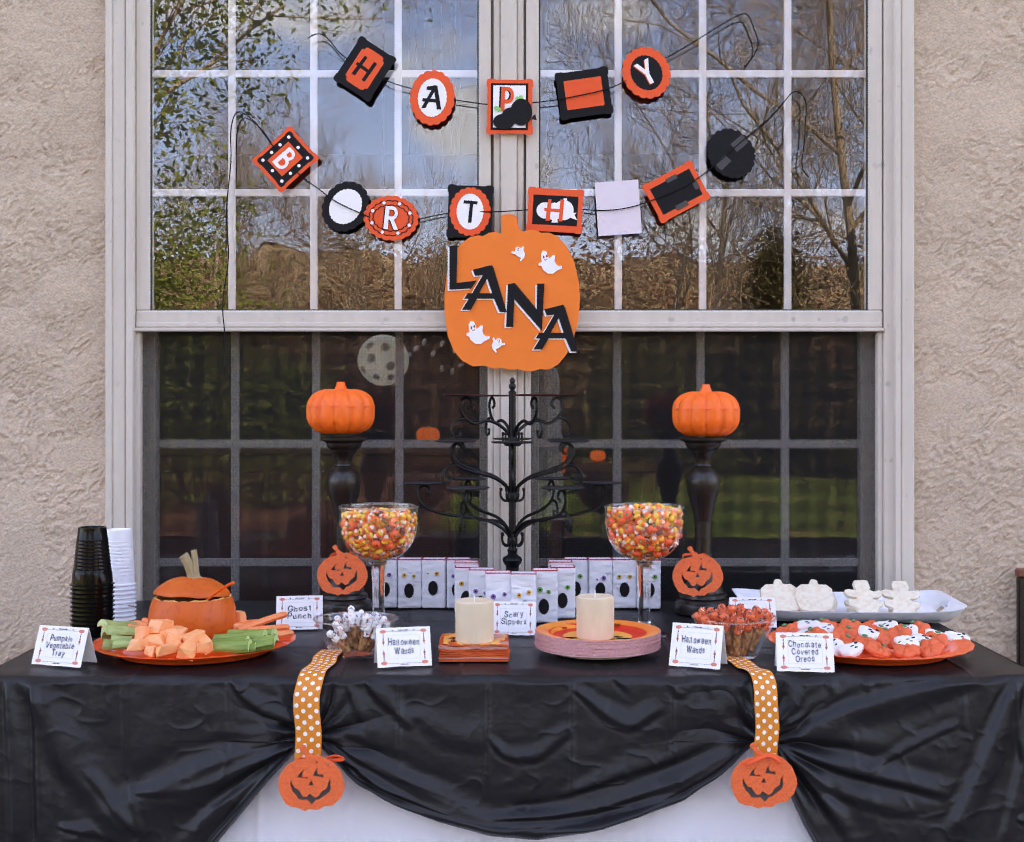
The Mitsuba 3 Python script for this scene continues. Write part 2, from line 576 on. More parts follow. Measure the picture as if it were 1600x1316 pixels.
def stucco_panel(x0, x1, z0, z1, fade, step=0.0042):
    nx, nz = int((x1 - x0) / step), int((z1 - z0) / step)
    xs, zs = np.linspace(x0, x1, nx), np.linspace(z0, z1, nz)
    gx, gz = np.meshgrid(xs, zs)
    p = np.stack([gx * 8.5, gz * 22.0, gx * 0], -1)
    w1 = meshkit.fbm(np.stack([gx * 10, gz * 10, gx * 0 + 4], -1), 3, 11) - 0.5
    w2 = meshkit.fbm(np.stack([gx * 55, gz * 55, gx * 0 + 2], -1), 3, 13) - 0.5
    p[..., 1] += 2.6 * w1 + 0.55 * w2
    n = meshkit.fbm(p, 3, 21)
    t = n * 9.0
    k = np.floor(t)
    fr = t - k
    step = np.clip((fr - 0.84) / 0.16, 0, 1)
    where = np.clip((meshkit.fbm(np.stack([gx * 7, gz * 9, gx * 0 + 9], -1), 3, 51) - 0.32) / 0.20, 0.22, 1)
    rag = meshkit.fbm(np.stack([gx * 90, gz * 120, gx * 0], -1), 3, 31) - 0.5
    broad = meshkit.fbm(np.stack([gx * 5, gz * 5, gx * 0], -1), 2, 41)
    h = (step - 0.75 * fr) * 0.0085 * where + rag * 0.0044 * (0.35 + 0.65 * where) + broad * 0.004
    h -= h.mean()
    edge = np.minimum.reduce([(gx - x0) if fade != 'right' else gx * 0 + 9, (x1 - gx) if fade == 'right' else gx * 0 + 9, gz - z0, z1 - gz])
    e = np.clip(edge / 0.05, 0, 1)
    y = WY - h * e + (1 - e) * 0.012
    return grid_mesh(np.stack([gx, y, gz], -1))


part(house, 'stucco', stucco_panel(-1.95, xl + 0.012, 0.25, 2.55, 'left'), 'mat_stucco', smooth=True)
part(house, 'stucco', stucco_panel(xr - 0.012, 1.95, 0.25, 2.55, 'right'), 'mat_stucco', smooth=True)
WB = 3.60
part(house, 'wall', cat([rbox(-6, OX0, WY + 0.006, WB, 0, 6.2, 0.004), rbox(OX1, 6, WY + 0.006, WB, 0, 6.2, 0.004),
                         rbox(OX0 + 0.001, OX1 - 0.001, WY + 0.006, WB, 0, 0.44, 0.004), rbox(OX0 + 0.001, OX1 - 0.001, WY + 0.006, WB, 2.56, 6.2, 0.004)]), 'mat_stucco')
part(house, 'side_wall', cat([rbox(-6, -5.8, 3.602, 11, 0, 6.2), rbox(5.8, 6, 3.602, 11, 0, 6.2), rbox(-5.799, 5.799, 10.8, 11, 0, 6.2)]), 'mat_stucco')
part(house, 'roof', tm([[-6.5, 3.0, 6.21], [6.5, 3.0, 6.21], [6.5, 11.4, 6.21], [-6.5, 11.4, 6.21], [-6.5, 7.2, 8.4], [6.5, 7.2, 8.4]],
                       [[0, 2, 1], [0, 3, 2], [0, 1, 5], [0, 5, 4], [2, 3, 4], [2, 4, 5], [0, 4, 3], [1, 2, 5]]), 'mat_roof', smooth=False)
room = cat([rbox(-3.0, -2.9, 3.603, 8.0, 0.1, 2.75), rbox(2.9, 3.0, 3.603, 8.0, 0.1, 2.75), rbox(-2.899, 2.899, 7.9, 8.0, 0.1, 2.75),
            rbox(-3.0, 3.0, 3.603, 8.0, 2.751, 2.85), rbox(-3.0, 3.0, 3.603, 8.0, 0.0, 0.099)])
part(house, 'room_wall', room, 'mat_interior')

# windows: each is a part of the house, its pieces are sub-parts
SILL = 0.455


def window_unit(side):
    w = house + '__window' if side == 0 else house + '__window_001'
    taken.add(w)
    if side == 0:
        su0, su1, gu0, gu1 = 212, 767, 234, 748
        lu0, lu1, lg0, lg1 = 224, 761, 243, 749.5
        vert = (362, 490, 622)
        sx = [(209.5, 218.5), (762, 771)]
    else:
        su0, su1, gu0, gu1 = 822, 1379, 842, 1357
        lu0, lu1, lg0, lg1 = 830, 1367, 842, 1346
        vert = (966, 1098, 1231)
        sx = [(820, 829.5), (1371.5, 1380)]
    a = 3.404
    zt, zr0, zr1 = 2.426, Z(512, a), Z(485, a)
    # upper sash
    U = w + '__'
    def sp(name, m, material, smooth=30, kind=None): return part(w, name, m, material, smooth, kind=kind)
    sp('upper_sash_stile', rbox(X(su0, a), X(gu0, a), a, a + 0.045, zr1, 2.47, 0.003), 'mat_trim')
    sp('upper_sash_stile', rbox(X(gu1, a), X(su1, a), a, a + 0.045, zr1, 2.47, 0.003), 'mat_trim')
    sp('meeting_rail', cat([rbox(X(su0, a), X(su1, a), a - 0.002, a + 0.05, zr0, zr1 - 0.0004, 0.004), rbox(X(su0, a) + 0.002, X(su1, a) - 0.002, a - 0.005, a, zr0 + 0.001, zr0 + 0.013, 0.002),
                            rbox(X(sx[0][0], a), X(sx[1][1], a), a - 0.009, a + 0.03, Z(518, a), zr0 - 0.0005, 0.002)]), 'mat_trim')
    sp('upper_sash_rail', rbox(X(gu0, a) + 0.0005, X(gu1, a) - 0.0005, a, a + 0.045, zt, 2.47, 0.003), 'mat_trim')
    # glazing bead round the glass
    g = a + 0.010
    sp('glazing_line', cat([rbox(X(gu0, a), X(gu0, a) + 0.004, g - 0.004, g, zr1, zt, 0.001), rbox(X(gu1, a) - 0.004, X(gu1, a), g - 0.004, g, zr1, zt, 0.001), rbox(X(gu0, a) + 0.005, X(gu1, a) - 0.005, g - 0.004, g, zr1, zr1 + 0.003, 0.001)]), 'mat_rubber_line')
    sp('upper_pane', tm([[X(gu0, a), g, zr1], [X(gu1, a), g, zr1], [X(gu1, a), g, zt], [X(gu0, a), g, zt]], [[0, 1, 2], [0, 2, 3]]), 'mat_pane', smooth=False)
    mu = g + 0.010
    hw = 5.8 / F * mu
    for u in vert:
        sp('muntin', rbox(X(u, mu) - hw, X(u, mu) + hw, mu, mu + 0.008, zr1 - 0.01, zt + 0.01, 0.002), 'mat_muntin')
    for v in (115, 301):
        sp('muntin', rbox(X(gu0, a) - 0.008, X(gu1, a) + 0.008, mu + 0.0012, mu + 0.0068, Z(v, mu) - hw, Z(v, mu) + hw, 0.002), 'mat_muntin')
    # stops beside the lower sash and the insect screen
    b = 3.412
    for (u0, u1) in sx:
        sp('screen_frame', rbox(X(u0, b), X(u1, b), b, b + 0.035, SILL, Z(518.5, b), 0.003), 'mat_trim')
    s = 3.436
    x0, x1, z0, z1 = X(sx[0][1], s) - 0.002, X(sx[1][0], s) + 0.002, SILL, Z(517, s)
    pitch, wd = 0.00155, 0.00049
    V, Fc = [], []
    for k in range(int((x1 - x0) / pitch)):
        x = x0 + k * pitch
        n = len(V)
        V += [[x, s, z0], [x + wd, s, z0], [x + wd, s, z1], [x, s, z1]]
        Fc += [[n, n + 1, n + 2], [n, n + 2, n + 3]]
    for k in range(int((z1 - z0) / pitch)):
        z = z0 + k * pitch
        n = len(V)
        V += [[x0, s - 0.0003, z], [x1, s - 0.0003, z], [x1, s - 0.0003, z + wd], [x0, s - 0.0003, z + wd]]
        Fc += [[n, n + 1, n + 2], [n, n + 2, n + 3]]
    sp('insect_screen', tm(V, Fc), 'mat_screen_wire', smooth=False, kind='stuff')
    # lower sash behind the screen
    c = 3.468
    zl = SILL + 0.01
    sp('lower_sash_stile', rbox(X(lu0, c) - 0.03, X(lg0, c), c, c + 0.045, zl, Z(505, c), 0.003), 'mat_trim')
    sp('lower_sash_stile', rbox(X(lg1, c), X(lu1, c) + 0.03, c, c + 0.045, zl, Z(505, c), 0.003), 'mat_trim')
    sp('lower_sash_rail', cat([rbox(X(lg0, c) + 0.0005, X(lg1, c) - 0.0005, c, c + 0.045, zl, zl + 0.05, 0.003), rbox(X(lg0, c) + 0.0005, X(lg1, c) - 0.0005, c + 0.005, c + 0.045, Z(514, c), Z(500, c), 0.003)]), 'mat_trim')
    g2 = c + 0.022
    sp('lower_pane', tm([[X(lg0, c), g2, zl + 0.05], [X(lg1, c), g2, zl + 0.05], [X(lg1, c), g2, Z(514, c)], [X(lg0, c), g2, Z(514, c)]], [[0, 1, 2], [0, 2, 3]]), 'mat_pane', smooth=False)
    m2 = g2 + 0.010
    hw2 = 6.6 / F * m2
    for u in vert:
        x = X(CX + (u - CX) * 0.988, m2) if side == 0 else X(CX + (u - CX) * 0.990, m2)
        sp('muntin', rbox(x - hw2, x + hw2, m2, m2 + 0.008, zl + 0.05, Z(510, c), 0.002), 'mat_muntin')
    for v in (694, 879):
        sp('muntin', rbox(X(lg0, c) - 0.006, X(lg1, c) + 0.006, m2 + 0.0012, m2 + 0.0068, Z(v, m2) - hw2, Z(v, m2) + hw2, 0.002), 'mat_muntin')


window_unit(0)
window_unit(1)
# casing: outer trim, mullion between the two windows, head and sill
trim = house + '__window_trim'
taken.add(trim)
TH = 2.475


def tb(name, u0, u1, d, z0=SILL - 0.01, z1=TH, deep=3.60):
    part(trim, name, rbox(X(u0, d), X(u1, d), d, deep, z0, z1, 0.0035), 'mat_trim')


def tbp(name, pieces):
    part(trim, name, cat([rbox(X(u0, d), X(u1, d), d, deep, SILL - 0.01, TH, 0.003) for (u0, u1, d, deep) in pieces]), 'mat_trim')


tbp('side_casing', [(164, 175, 3.388, 3.5), (175.3, 196, 3.393, 3.5), (196.3, 208, 3.384, 3.5), (205, 213, 3.455, 3.6)])
tbp('side_casing', [(1408.3, 1429, 3.390, 3.5), (1398.3, 1408, 3.384, 3.5), (1381.5, 1398, 3.400, 3.5), (1376, 1384, 3.455, 3.6)])
tbp('mullion', [(771.3, 782, 3.408, 3.5), (782.3, 807.5, 3.396, 3.5), (807.8, 818.3, 3.408, 3.5), (765, 772.5, 3.458, 3.6), (817, 824, 3.458, 3.6)])
part(trim, 'head_casing', rbox(xl, xr, 3.384, 3.599, TH + 0.001, 2.57, 0.004), 'mat_trim')
part(trim, 'sill', rbox(xl - 0.01, xr + 0.01, 3.366, 3.599, SILL - 0.05, SILL - 0.011, 0.005), 'mat_trim')

# ------------------------------------------------------------------ garden seen in the panes
def branchy(base, height, spread, seed, levels=5, lean=(0, 0), r0=0.11, kids=5, first=0.28):
    g = np.random.default_rng(seed)
    trunk, twigs = [], []
    tips = []

    def grow(p, d, length, r, lv):
        n = 6 if lv < 2 else 4
        pts = [p]
        q, e = p.copy(), d.copy()
        for k in range(n):
            e = e + g.normal(0, 0.13 if lv else 0.05, 3) + np.array([0, 0, 0.05])
            e /= np.linalg.norm(e)
            q = q + e * length / n
            pts.append(q.copy())
        rr = np.linspace(r, r * (0.45 if lv else 0.5), len(pts))
        (trunk if lv == 0 else twigs).append(tube(pts, rr, sides=(7, 5, 4, 3, 3, 3, 3)[lv], caps=False))
        if lv >= levels:
            tips.append(q)
            return
        m = kids + (3 if lv == 0 else 0)
        for k in range(m):
            f = first + (1 - first) * (k + g.random()) / m if lv == 0 else 0.25 + 0.75 * (k + g.random()) / m
            i = min(int(f * n), n - 1)
            b = pts[i] + (pts[i + 1] - pts[i]) * (f * n - i)
            a = g.random() * 2 * np.pi
            side = np.cross(e, [np.cos(a), np.sin(a), 0.3])
            side /= np.linalg.norm(side) + 1e-9
            dd = e * (0.75 if lv else 0.8) + side * spread
            grow(b, dd / np.linalg.norm(dd), length * g.uniform(0.50, 0.68), max(r * (1 - 0.5 * f) * 0.55, 0.0058), lv + 1)

    d0 = np.array([lean[0], lean[1], 1.0])
    grow(np.array(base, float), d0 / np.linalg.norm(d0), height * 0.62, r0, 0)
    return cat(trunk), cat(twigs), np.array(tips)


def leaf_cloud(c, n, size, g, aspect=0.5, spread=0.25, droop=0.4):
    """n small leaf faces scattered about the points c."""
    i = g.integers(0, len(c), n)
    p = c[i] + g.normal(0, spread, (n, 3))
    a = g.random(n) * 2 * np.pi
    el = g.normal(-droop, 0.5, n)
    d = np.stack([np.cos(a) * np.cos(el), np.sin(a) * np.cos(el), np.sin(el)], -1)
    s = np.cross(d, g.normal(0, 1, (n, 3)))
    s /= np.linalg.norm(s, axis=1, keepdims=True) + 1e-9
    L = size * g.uniform(0.6, 1.3, n)[:, None]
    v = np.stack([p, p + d * L * 0.5 + s * L * aspect * 0.5, p + d * L, p + d * L * 0.5 - s * L * aspect * 0.5], 1).reshape(-1, 3)
    k = np.arange(n)[:, None] * 4
    f = np.vstack([k + [0, 1, 2], k + [0, 2, 3]])
    return tm(v, f)


def bare_tree(x, y, h, seed, label, spread=0.75, lean=(0, 0), levels=4, r0=0.12, kids=6):
    t, w, tips = branchy((x, y, -0.05), h, spread, seed, levels, lean, r0, kids)
    k = thing('bare_tree', label, 'tree', 'bare trees reflected in the window panes')
    part(k, 'trunk', t, 'mat_bark', smooth=True)
    part(k, 'branches', w, 'mat_bark', smooth=True)


def leafy_tree(x, y, h, seed, label, leaf, n, size, spread=0.7, levels=3, kids=6, r0=0.10, cs=0.28, first=0.12):
    g = np.random.default_rng(seed + 500)
    t, w, tips = branchy((x, y, -0.05), h, spread, seed, levels, (0, 0), r0, kids, first)
    k = thing('leafy_tree', label, 'tree')
    part(k, 'trunk', t, 'mat_bark', smooth=True)
    part(k, 'branches', w, 'mat_bark', smooth=True)
    part(k, 'crown', leaf_cloud(tips, n, size, g, spread=cs), leaf, smooth=False)


def shrub(x, y, r, h, seed, label, leaf, n, size):
    g = np.random.default_rng(seed)
    c = []
    for _ in range(60):
        a, q = g.random() * 2 * np.pi, np.sqrt(g.random())
        zz = g.random() ** 0.8
        c.append([x + r * q * np.cos(a) * (1 - 0.45 * zz), y + r * q * np.sin(a) * (1 - 0.45 * zz), 0.08 + h * zz * (1 - 0.35 * q * q)])
    k = thing('shrub', label, 'shrub')
    st = [tube([[x + 0.2 * (a - x), y + 0.2 * (b - y), 0], [x + 0.6 * (a - x), y + 0.6 * (b - y), 0.5 * zc], [a, b, zc]], [0.02, 0.012, 0.005], 4, False) for a, b, zc in c[:24]]
    part(k, 'stems', cat(st), 'mat_bark', smooth=True)
    part(k, 'leaves', leaf_cloud(np.array(c), n, size, g, spread=0.13 * h), leaf, smooth=False)


def conifer(x, y, h, r, seed, label, n):
    g = np.random.default_rng(seed)
    k = thing('evergreen_tree', label, 'tree')
    part(k, 'trunk', tube([[x, y, -0.05], [x + 0.05, y, h * 0.5], [x, y, h * 0.97]], [0.13, 0.08, 0.01], 7), 'mat_bark', smooth=True)
    c = []
    for _ in range(420):
        zz = g.random() ** 1.3
        a = g.random() * 2 * np.pi
        q = r * (1 - zz) ** 0.8 * g.uniform(0.35, 1.05) * (0.8 + 0.35 * np.sin(zz * 40))
        c.append([x + q * np.cos(a), y + q * np.sin(a), 0.15 + h * 0.97 * zz - 0.12 * q])
    part(k, 'crown', leaf_cloud(np.array(c), n, 0.13, g, aspect=0.35, spread=0.16, droop=0.5), 'mat_leaf_dark', smooth=False)


leafy_tree(-5.0, -6.4, 8.2, 3, 'leafy green tree with drooping leaves near the mulch bed, reflected in the left window', 'mat_leaf_green', 13000, 0.095, spread=0.50, levels=3, kids=6, cs=0.20, first=0.10)
bare_tree(6.4, -16.5, 14.0, 11, 'tall bare tree with pale crossing branches, reflected in the right window', 0.85, (-0.10, 0), 5, 0.11, 5)
bare_tree(9.6, -18.5, 14.0, 12, 'bare tree farthest right on the lawn, leaning left', 0.85, (-0.22, 0), 5, 0.10, 5)
bare_tree(4.2, -21.0, 11.0, 19, 'slender bare tree just left of the tall bare tree', 0.85, (0.08, 0), 5, 0.08, 5)
bare_tree(3.4, -25.0, 9.0, 13, 'bare tree behind the middle of the lawn', 0.7, (0.05, 0), 4, 0.10, 6)
bare_tree(-3.6, -28.0, 9.0, 14, 'bare brown tree with a wide crown, reflected beside the window mullion', 0.7, (0, 0), 5, 0.10, 5)
bare_tree(-7.6, -27.0, 9.0, 15, 'bare tree behind the leafy tree on the left', 0.7, (0.1, 0), 4, 0.10, 6)
bare_tree(0.2, -33.0, 8.5, 16, 'far bare tree in the middle of the tree line', 0.7, (0, 0), 4, 0.11, 6)
bare_tree(-13.0, -30.0, 10.0, 17, 'far bare tree at the left of the tree line', 0.7, (0, 0), 4, 0.11, 6)
bare_tree(14.0, -28.0, 13.0, 18, 'far bare tree at the right of the tree line', 0.7, (0, 0), 4, 0.11, 6)
conifer(6.6, -14.8, 5.2, 1.9, 21, 'brown green evergreen reflected at the lower right of the right window', 16000)
conifer(4.7, -16.5, 4.2, 1.6, 22, 'shorter evergreen left of the other evergreen', 12000)
conifer(-9.5, -17.0, 6.2, 1.9, 23, 'dark evergreen at the left end of the lawn', 12000)
conifer(9.6, -17.5, 6.0, 1.8, 24, 'evergreen at the right end of the lawn', 12000)
for i, (x, y, r, h, s, lb, lf) in enumerate([
        (-4.4, -14.0, 1.7, 2.5, 31, 'reddish brown shrub behind the leafy tree', 'mat_leaf_brown'), (-2.2, -15.5, 1.7, 2.3, 32, 'reddish brown shrub left of the middle of the lawn', 'mat_leaf_brown'),
        (-0.2, -17.0, 1.6, 2.1, 33, 'brown shrub in the middle of the lawn', 'mat_leaf_brown'), (2.2, -15.0, 1.5, 2.3, 34, 'yellow green bush right of the middle of the lawn', 'mat_leaf_olive'),
        (-2.9, -8.9, 0.9, 1.6, 35, 'low green bush at the foot of the leafy tree', 'mat_leaf_green'), (-4.3, -8.6, 1.25, 3.9, 38, 'tall green shrub behind the leafy tree', 'mat_leaf_green'), (3.7, -18.0, 1.8, 2.3, 36, 'olive bush below the tall bare tree', 'mat_leaf_olive'),
        (-6.5, -15.0, 1.9, 2.7, 37, 'olive bush at the left of the lawn', 'mat_leaf_olive')]):
    shrub(x, y, r, h, s, lb, lf, 14000, 0.085)
hx, hy = np.meshgrid(np.linspace(-80, 80, 220), np.linspace(-75, -46, 40))
hz_ = (7.9 + 2.6 * (meshkit.fbm(np.stack([hx * 0.10, hy * 0.10, hx * 0], -1), 4, 2) - 0.5) + 2.2 * (meshkit.fbm(np.stack([hx * 0.9, hy * 0.9, hx * 0], -1), 3, 4) - 0.5)) * np.clip((-46 - hy) / 7, 0, 1) ** 0.6
struct('wooded_hill', grid_mesh(np.stack([hx, hy, hz_ - 0.02], -1)), 'mat_hill', smooth=True, label='low brown hill behind the lawn')
# a wood far behind closes the view
g = np.random.default_rng(77)
wc = np.stack([g.uniform(-34, 34, 3000), g.uniform(-52, -44, 3000), 7.0 * g.random(3000) ** 0.9 * (0.75 + 0.5 * g.random(3000))], -1)
solo('far_wood', leaf_cloud(wc, 60000, 0.30, g, spread=0.7), 'mat_leaf_brown', 'brown wood far behind the lawn that reads as one mass', 'wood', kind='stuff', smooth=False)

k = thing('wooden_post', 'dark brown wooden post against the stucco at the right edge of the view', 'post')
part(k, 'shaft', rbox(1.310, 1.335, 3.382, 3.402, 0.0, 0.80, 0.003), 'mat_dark_wood')
part(k, 'cap', rbox(1.307, 1.338, 3.379, 3.405, 0.8005, 0.822, 0.004), 'mat_wood_dark')

# ------------------------------------------------------------------ table and cloths
YF, YB = 2.430, 3.365          # front and back edge of the table top
HWX = 0.983
k = thing('folding_table', 'folding table hidden under the black and white tablecloths', 'table')
part(k, 'table_top', rbox(-HWX + 0.012, HWX - 0.012, YF + 0.03, YB - 0.01, TZ - 0.035, TZ - 0.006, 0.005), 'mat_white_plastic')
for sx in (-0.85, 0.85):
    for yy in (YF + 0.10, YB - 0.10):
        part(k, 'leg', tube([[sx, yy, 0.036], [sx, yy, TZ - 0.034]], 0.014, 10), 'mat_black_metal')

# folds read off the photograph: (points in photo pixels, width px, height mm, end taper)
FOLDS = [
    ([(470, 1152), (340, 1192), (200, 1258), (80, 1330)], 26, 13, 1),
    ([(474, 1158), (330, 1222), (240, 1262)], 12, 8, 1),
    ([(472, 1162), (400, 1222), (330, 1270), (270, 1330)], 13, 11, 1),
    ([(468, 1168), (415, 1222), (373, 1273), (336, 1325)], 9, 9, 1),
    ([(42, 1062), (112, 1196), (190, 1283), (225, 1316)], 24, 13, 0),
    ([(136, 1198), (178, 1250), (224, 1306)], 7, 5, 0),
    ([(190, 1052), (196, 1200), (226, 1308)], 4, 2.6, 0),
    ([(352, 1042), (356, 1110), (364, 1182)], 4, 2.6, 0),
    ([(356, 1050), (373, 1084), (427, 1120), (470, 1126)], 9, 7, 0),
    ([(373, 1082), (388, 1066)], 6, 4, 1),
    ([(8, 1058), (24, 1200), (26, 1330)], 12, 10, 0),
    ([(50, 1062), (62, 1180), (66, 1330)], 10, 10, 0),
    ([(88, 1290), (160, 1300), (230, 1330)], 8, 5, 1),
    ([(205, 1237), (290, 1232), (330, 1210)], 9, 4, 1),
    ([(624, 1058), (622, 1208)], 4, 3.6, 0), ([(762, 1056), (761, 1230)], 4, 3.6, 0), ([(893, 1050), (892, 1240)], 4, 3.6, 0), ([(1050, 1055), (1049, 1195)], 4, 3.4, 0),
    ([(566, 1052), (584, 1080), (612, 1104), (648, 1136)], 10, 7, 0),
    ([(545, 1070), (560, 1110), (590, 1150)], 10, 6, 1),
    ([(640, 1108), (700, 1150), (764, 1160)], 18, 5, 0),
    ([(764, 1148), (786, 1180), (838, 1184), (892, 1136)], 9, 6, 0),
    ([(896, 1074), (952, 1120), (985, 1136), (1036, 1100)], 10, 7, 0),
    ([(960, 1056), (985, 1082)], 7, 6, 1),
    ([(1042, 1056), (1062, 1092), (1080, 1060)], 9, 6, 1),
    ([(1100, 1058), (1118, 1092)], 10, 6, 1), ([(1150, 1056), (1160, 1086)], 9, 6, 1),
    ([(508, 1150), (590, 1198), (690, 1247), (775, 1281)], 11, 12, 1),
    ([(510, 1162), (600, 1226), (700, 1268), (770, 1288), (850, 1290), (930, 1286), (1010, 1256), (1100, 1206), (1172, 1160)], 12, 17, 0),
    ([(765, 1276), (860, 1270), (930, 1260), (1060, 1216), (1168, 1152)], 10, 11, 1),
    ([(520, 1178), (610, 1248), (690, 1280), (764, 1302), (840, 1309), (914, 1298), (996, 1272), (1062, 1248), (1125, 1208), (1165, 1176)], 8, 11, 0),
    ([(612, 1206), (720, 1250), (800, 1262)], 9, 5, 1),
    ([(870, 1244), (960, 1210), (1060, 1178), (1160, 1140)], 12, 6, 1),
    ([(500, 1135), (530, 1100), (545, 1062)], 9, 7, 1), ([(496, 1130), (508, 1090), (512, 1055)], 7, 6, 1), ([(468, 1132), (440, 1100), (420, 1055)], 9, 6, 1),
    ([(1536, 1058), (1450, 1078), (1375, 1096), (1226, 1144)], 15, 11, 0),
    ([(1222, 1150), (1300, 1150), (1397, 1164)], 14, 7, 1),
    ([(1222, 1158), (1250, 1176), (1331, 1202), (1420, 1222), (1486, 1240)], 11, 12, 0),
    ([(1344, 1208), (1420, 1166), (1502, 1128)], 6, 5, 0),
    ([(1503, 1072), (1504, 1142)], 5, 3, 0), ([(1331, 1140), (1332, 1200)], 4, 2.2, 0),
    ([(1218, 1164), (1262, 1216), (1318, 1292), (1335, 1330)], 10, 12, 1),
    ([(1214, 1166), (1232, 1216), (1256, 1268), (1290, 1330)], 9, 11, 1),
    ([(1236, 1180), (1300, 1232), (1400, 1262), (1478, 1264)], 12, 8, 1),
    ([(1589, 1060), (1560, 1130), (1531, 1204), (1478, 1310)], 15, 15, 0),
    ([(1612, 1060), (1600, 1180), (1560, 1330)], 10, 9, 0),
    ([(1588, 1062), (1592, 1150), (1600, 1200)], 6, 6, 0),
    ([(1585, 1278), (1610, 1284)], 6, 5, 1),
    ([(1180, 1128), (1150, 1095), (1140, 1062)], 10, 7, 1), ([(1212, 1132), (1250, 1095), (1262, 1060)], 9, 7, 1), ([(1216, 1136), (1290, 1098), (1340, 1064)], 9, 6, 1),
    ([(1295, 1058), (1300, 1088)], 7, 6, 1), ([(1352, 1060), (1358, 1092)], 6, 5, 1), ([(1250, 1058), (1258, 1075)], 6, 5, 1),
    ([(470, 1140), (380, 1150), (330, 1140)], 12, 5, 1),
]


def fold_height(u, v):
    h = np.zeros_like(u)
    for pts, w, a, taper in FOLDS:
        p = np.array(pts, float)
        seg = np.linalg.norm(np.diff(p, axis=0), axis=1)
        s0 = np.r_[0, np.cumsum(seg)]
        n = max(8, int(s0[-1] / 9))
        q = np.stack([np.interp(np.linspace(0, s0[-1], n), s0, p[:, i]) for i in (0, 1)], -1)
        if len(p) > 2:
            for _ in range(3): q[1:-1] = 0.5 * q[1:-1] + 0.25 * (q[2:] + q[:-2])
        lo, hi = q.min(0) - 3.2 * w, q.max(0) + 3.2 * w
        sel = (u > lo[0]) & (u < hi[0]) & (v > lo[1]) & (v < hi[1])
        if not sel.any(): continue
        P = np.stack([u[sel], v[sel]], -1)
        best, ts = np.full(len(P), 1e9), np.zeros(len(P))
        side = np.zeros(len(P))
        for i in range(n - 1):
            a0, d = q[i], q[i + 1] - q[i]
            t = np.clip(((P - a0) @ d) / (d @ d + 1e-9), 0, 1)
            r = P - a0 - t[:, None] * d
            dist = np.hypot(r[:, 0], r[:, 1])
            m = dist < best
            best[m], ts[m] = dist[m], (i + t[m]) / (n - 1)
            side[m] = np.sign(d[0] * r[m, 1] - d[1] * r[m, 0])
        fade = np.clip(ts / 0.12, 0, 1) * (np.clip((1 - ts) / (0.45 if taper else 0.12), 0, 1))
        width = w * (0.45 + 0.55 * np.clip(ts / 0.4, 0, 1)) if taper or w > 8 else w
        x = best / np.where(side > 0, width * 0.7, width * 1.25)
        h[sel] += 0.86 * a * 1e-3 * fade * np.exp(-x * x * 1.0) * np.where(x < 9, 1, 0) - 0.25 * a * 1e-3 * fade * np.exp(-((x - 1.9) / 0.8) ** 2)
    return h


EDGE = [(-60, 1500), (200, 1490), (250, 1442), (340, 1316), (378, 1271), (420, 1219), (462, 1174), (476, 1164), (486, 1160), (498, 1166), (512, 1181), (562, 1229), (624, 1262), (686, 1286), (764, 1307),
        (838, 1314), (912, 1303), (995, 1278), (1061, 1255), (1119, 1216), (1156, 1185), (1172, 1172), (1186, 1164), (1198, 1160), (1209, 1163), (1225, 1217), (1238, 1252), (1256, 1290), (1273, 1320), (1330, 1410), (1380, 1480), (1670, 1500)]
DF = 2.428
NX = 760
us = np.linspace(CX - HWX / DF * F, CX + HWX / DF * F, NX)
# more columns beside the two gathers
den = 1 + 3.0 * np.exp(-((us - 486) / 45) ** 2) + 3.0 * np.exp(-((us - 1200) / 45) ** 2)
cum = np.cumsum(den)
us = np.interp(np.linspace(cum[0], cum[-1], NX), cum, us)
E = np.array(EDGE, float)
ve = np.interp(us, E[:, 0], E[:, 1])
ve = np.convolve(np.pad(ve, 3, mode='edge'), np.ones(7) / 7, mode='valid')
V0 = 1057.0
NT, NR, NV = 120, 7, 200
xs = X(us, DF)
rows = []
# top
for y in np.linspace(YB, YF + 0.018, NT):
    rows.append(np.stack([xs, np.full(NX, y), np.full(NX, TZ)], -1))
for a in np.linspace(0, np.pi / 2, NR + 2)[1:-1]:
    rows.append(np.stack([xs, np.full(NX, YF + 0.018 - 0.018 * np.sin(a)), np.full(NX, TZ - 0.018 + 0.018 * np.cos(a))], -1))
zb = CAMZ - (ve - VH) / F * DF
for t in np.linspace(0, 1, NV):
    rows.append(np.stack([xs, np.full(NX, YF), TZ - 0.018 + (zb - TZ + 0.018) * t], -1))
P = np.array(rows)
gu = np.broadcast_to(us, P.shape[:2])
gv = VH + (CAMZ - P[..., 2]) * F / DF
zz = P[..., 2]
front = np.clip((TZ - 0.004 - zz) / 0.012, 0, 1)
h = fold_height(gu.copy(), np.maximum(gv, V0 + 0.0)) * np.clip((gv - 1046) / 16, 0.0, 1)
wr = meshkit.fbm(np.stack([gu / 120, gv / 110, gu * 0], -1), 3, 3) - 0.5
wr2 = np.abs(meshkit.fbm(np.stack([gu / 33, gv / 25, gu * 0 + 3], -1), 3, 8) - 0.5)
rid = (1 - np.abs(2 * meshkit.fbm(np.stack([gu / 48, gv / 40, gu * 0 + 6], -1), 2, 17) - 1)) ** 7
ridm = np.clip((meshkit.fbm(np.stack([gu / 110, gv / 90, gu * 0 + 2], -1), 2, 19) - 0.38) / 0.2, 0, 1)
h = h + 0.0026 * rid * ridm
h = h + 0.016 * (meshkit.fbm(np.stack([gu / 55, gv * 0, gu * 0 + 1], -1), 3, 23) - 0.5) * np.exp(-np.maximum(gv - V0, 0) / 38)
bulge = 0.010 * np.sin(np.clip((gv - V0) / 200, 0, 1) * np.pi / 2)
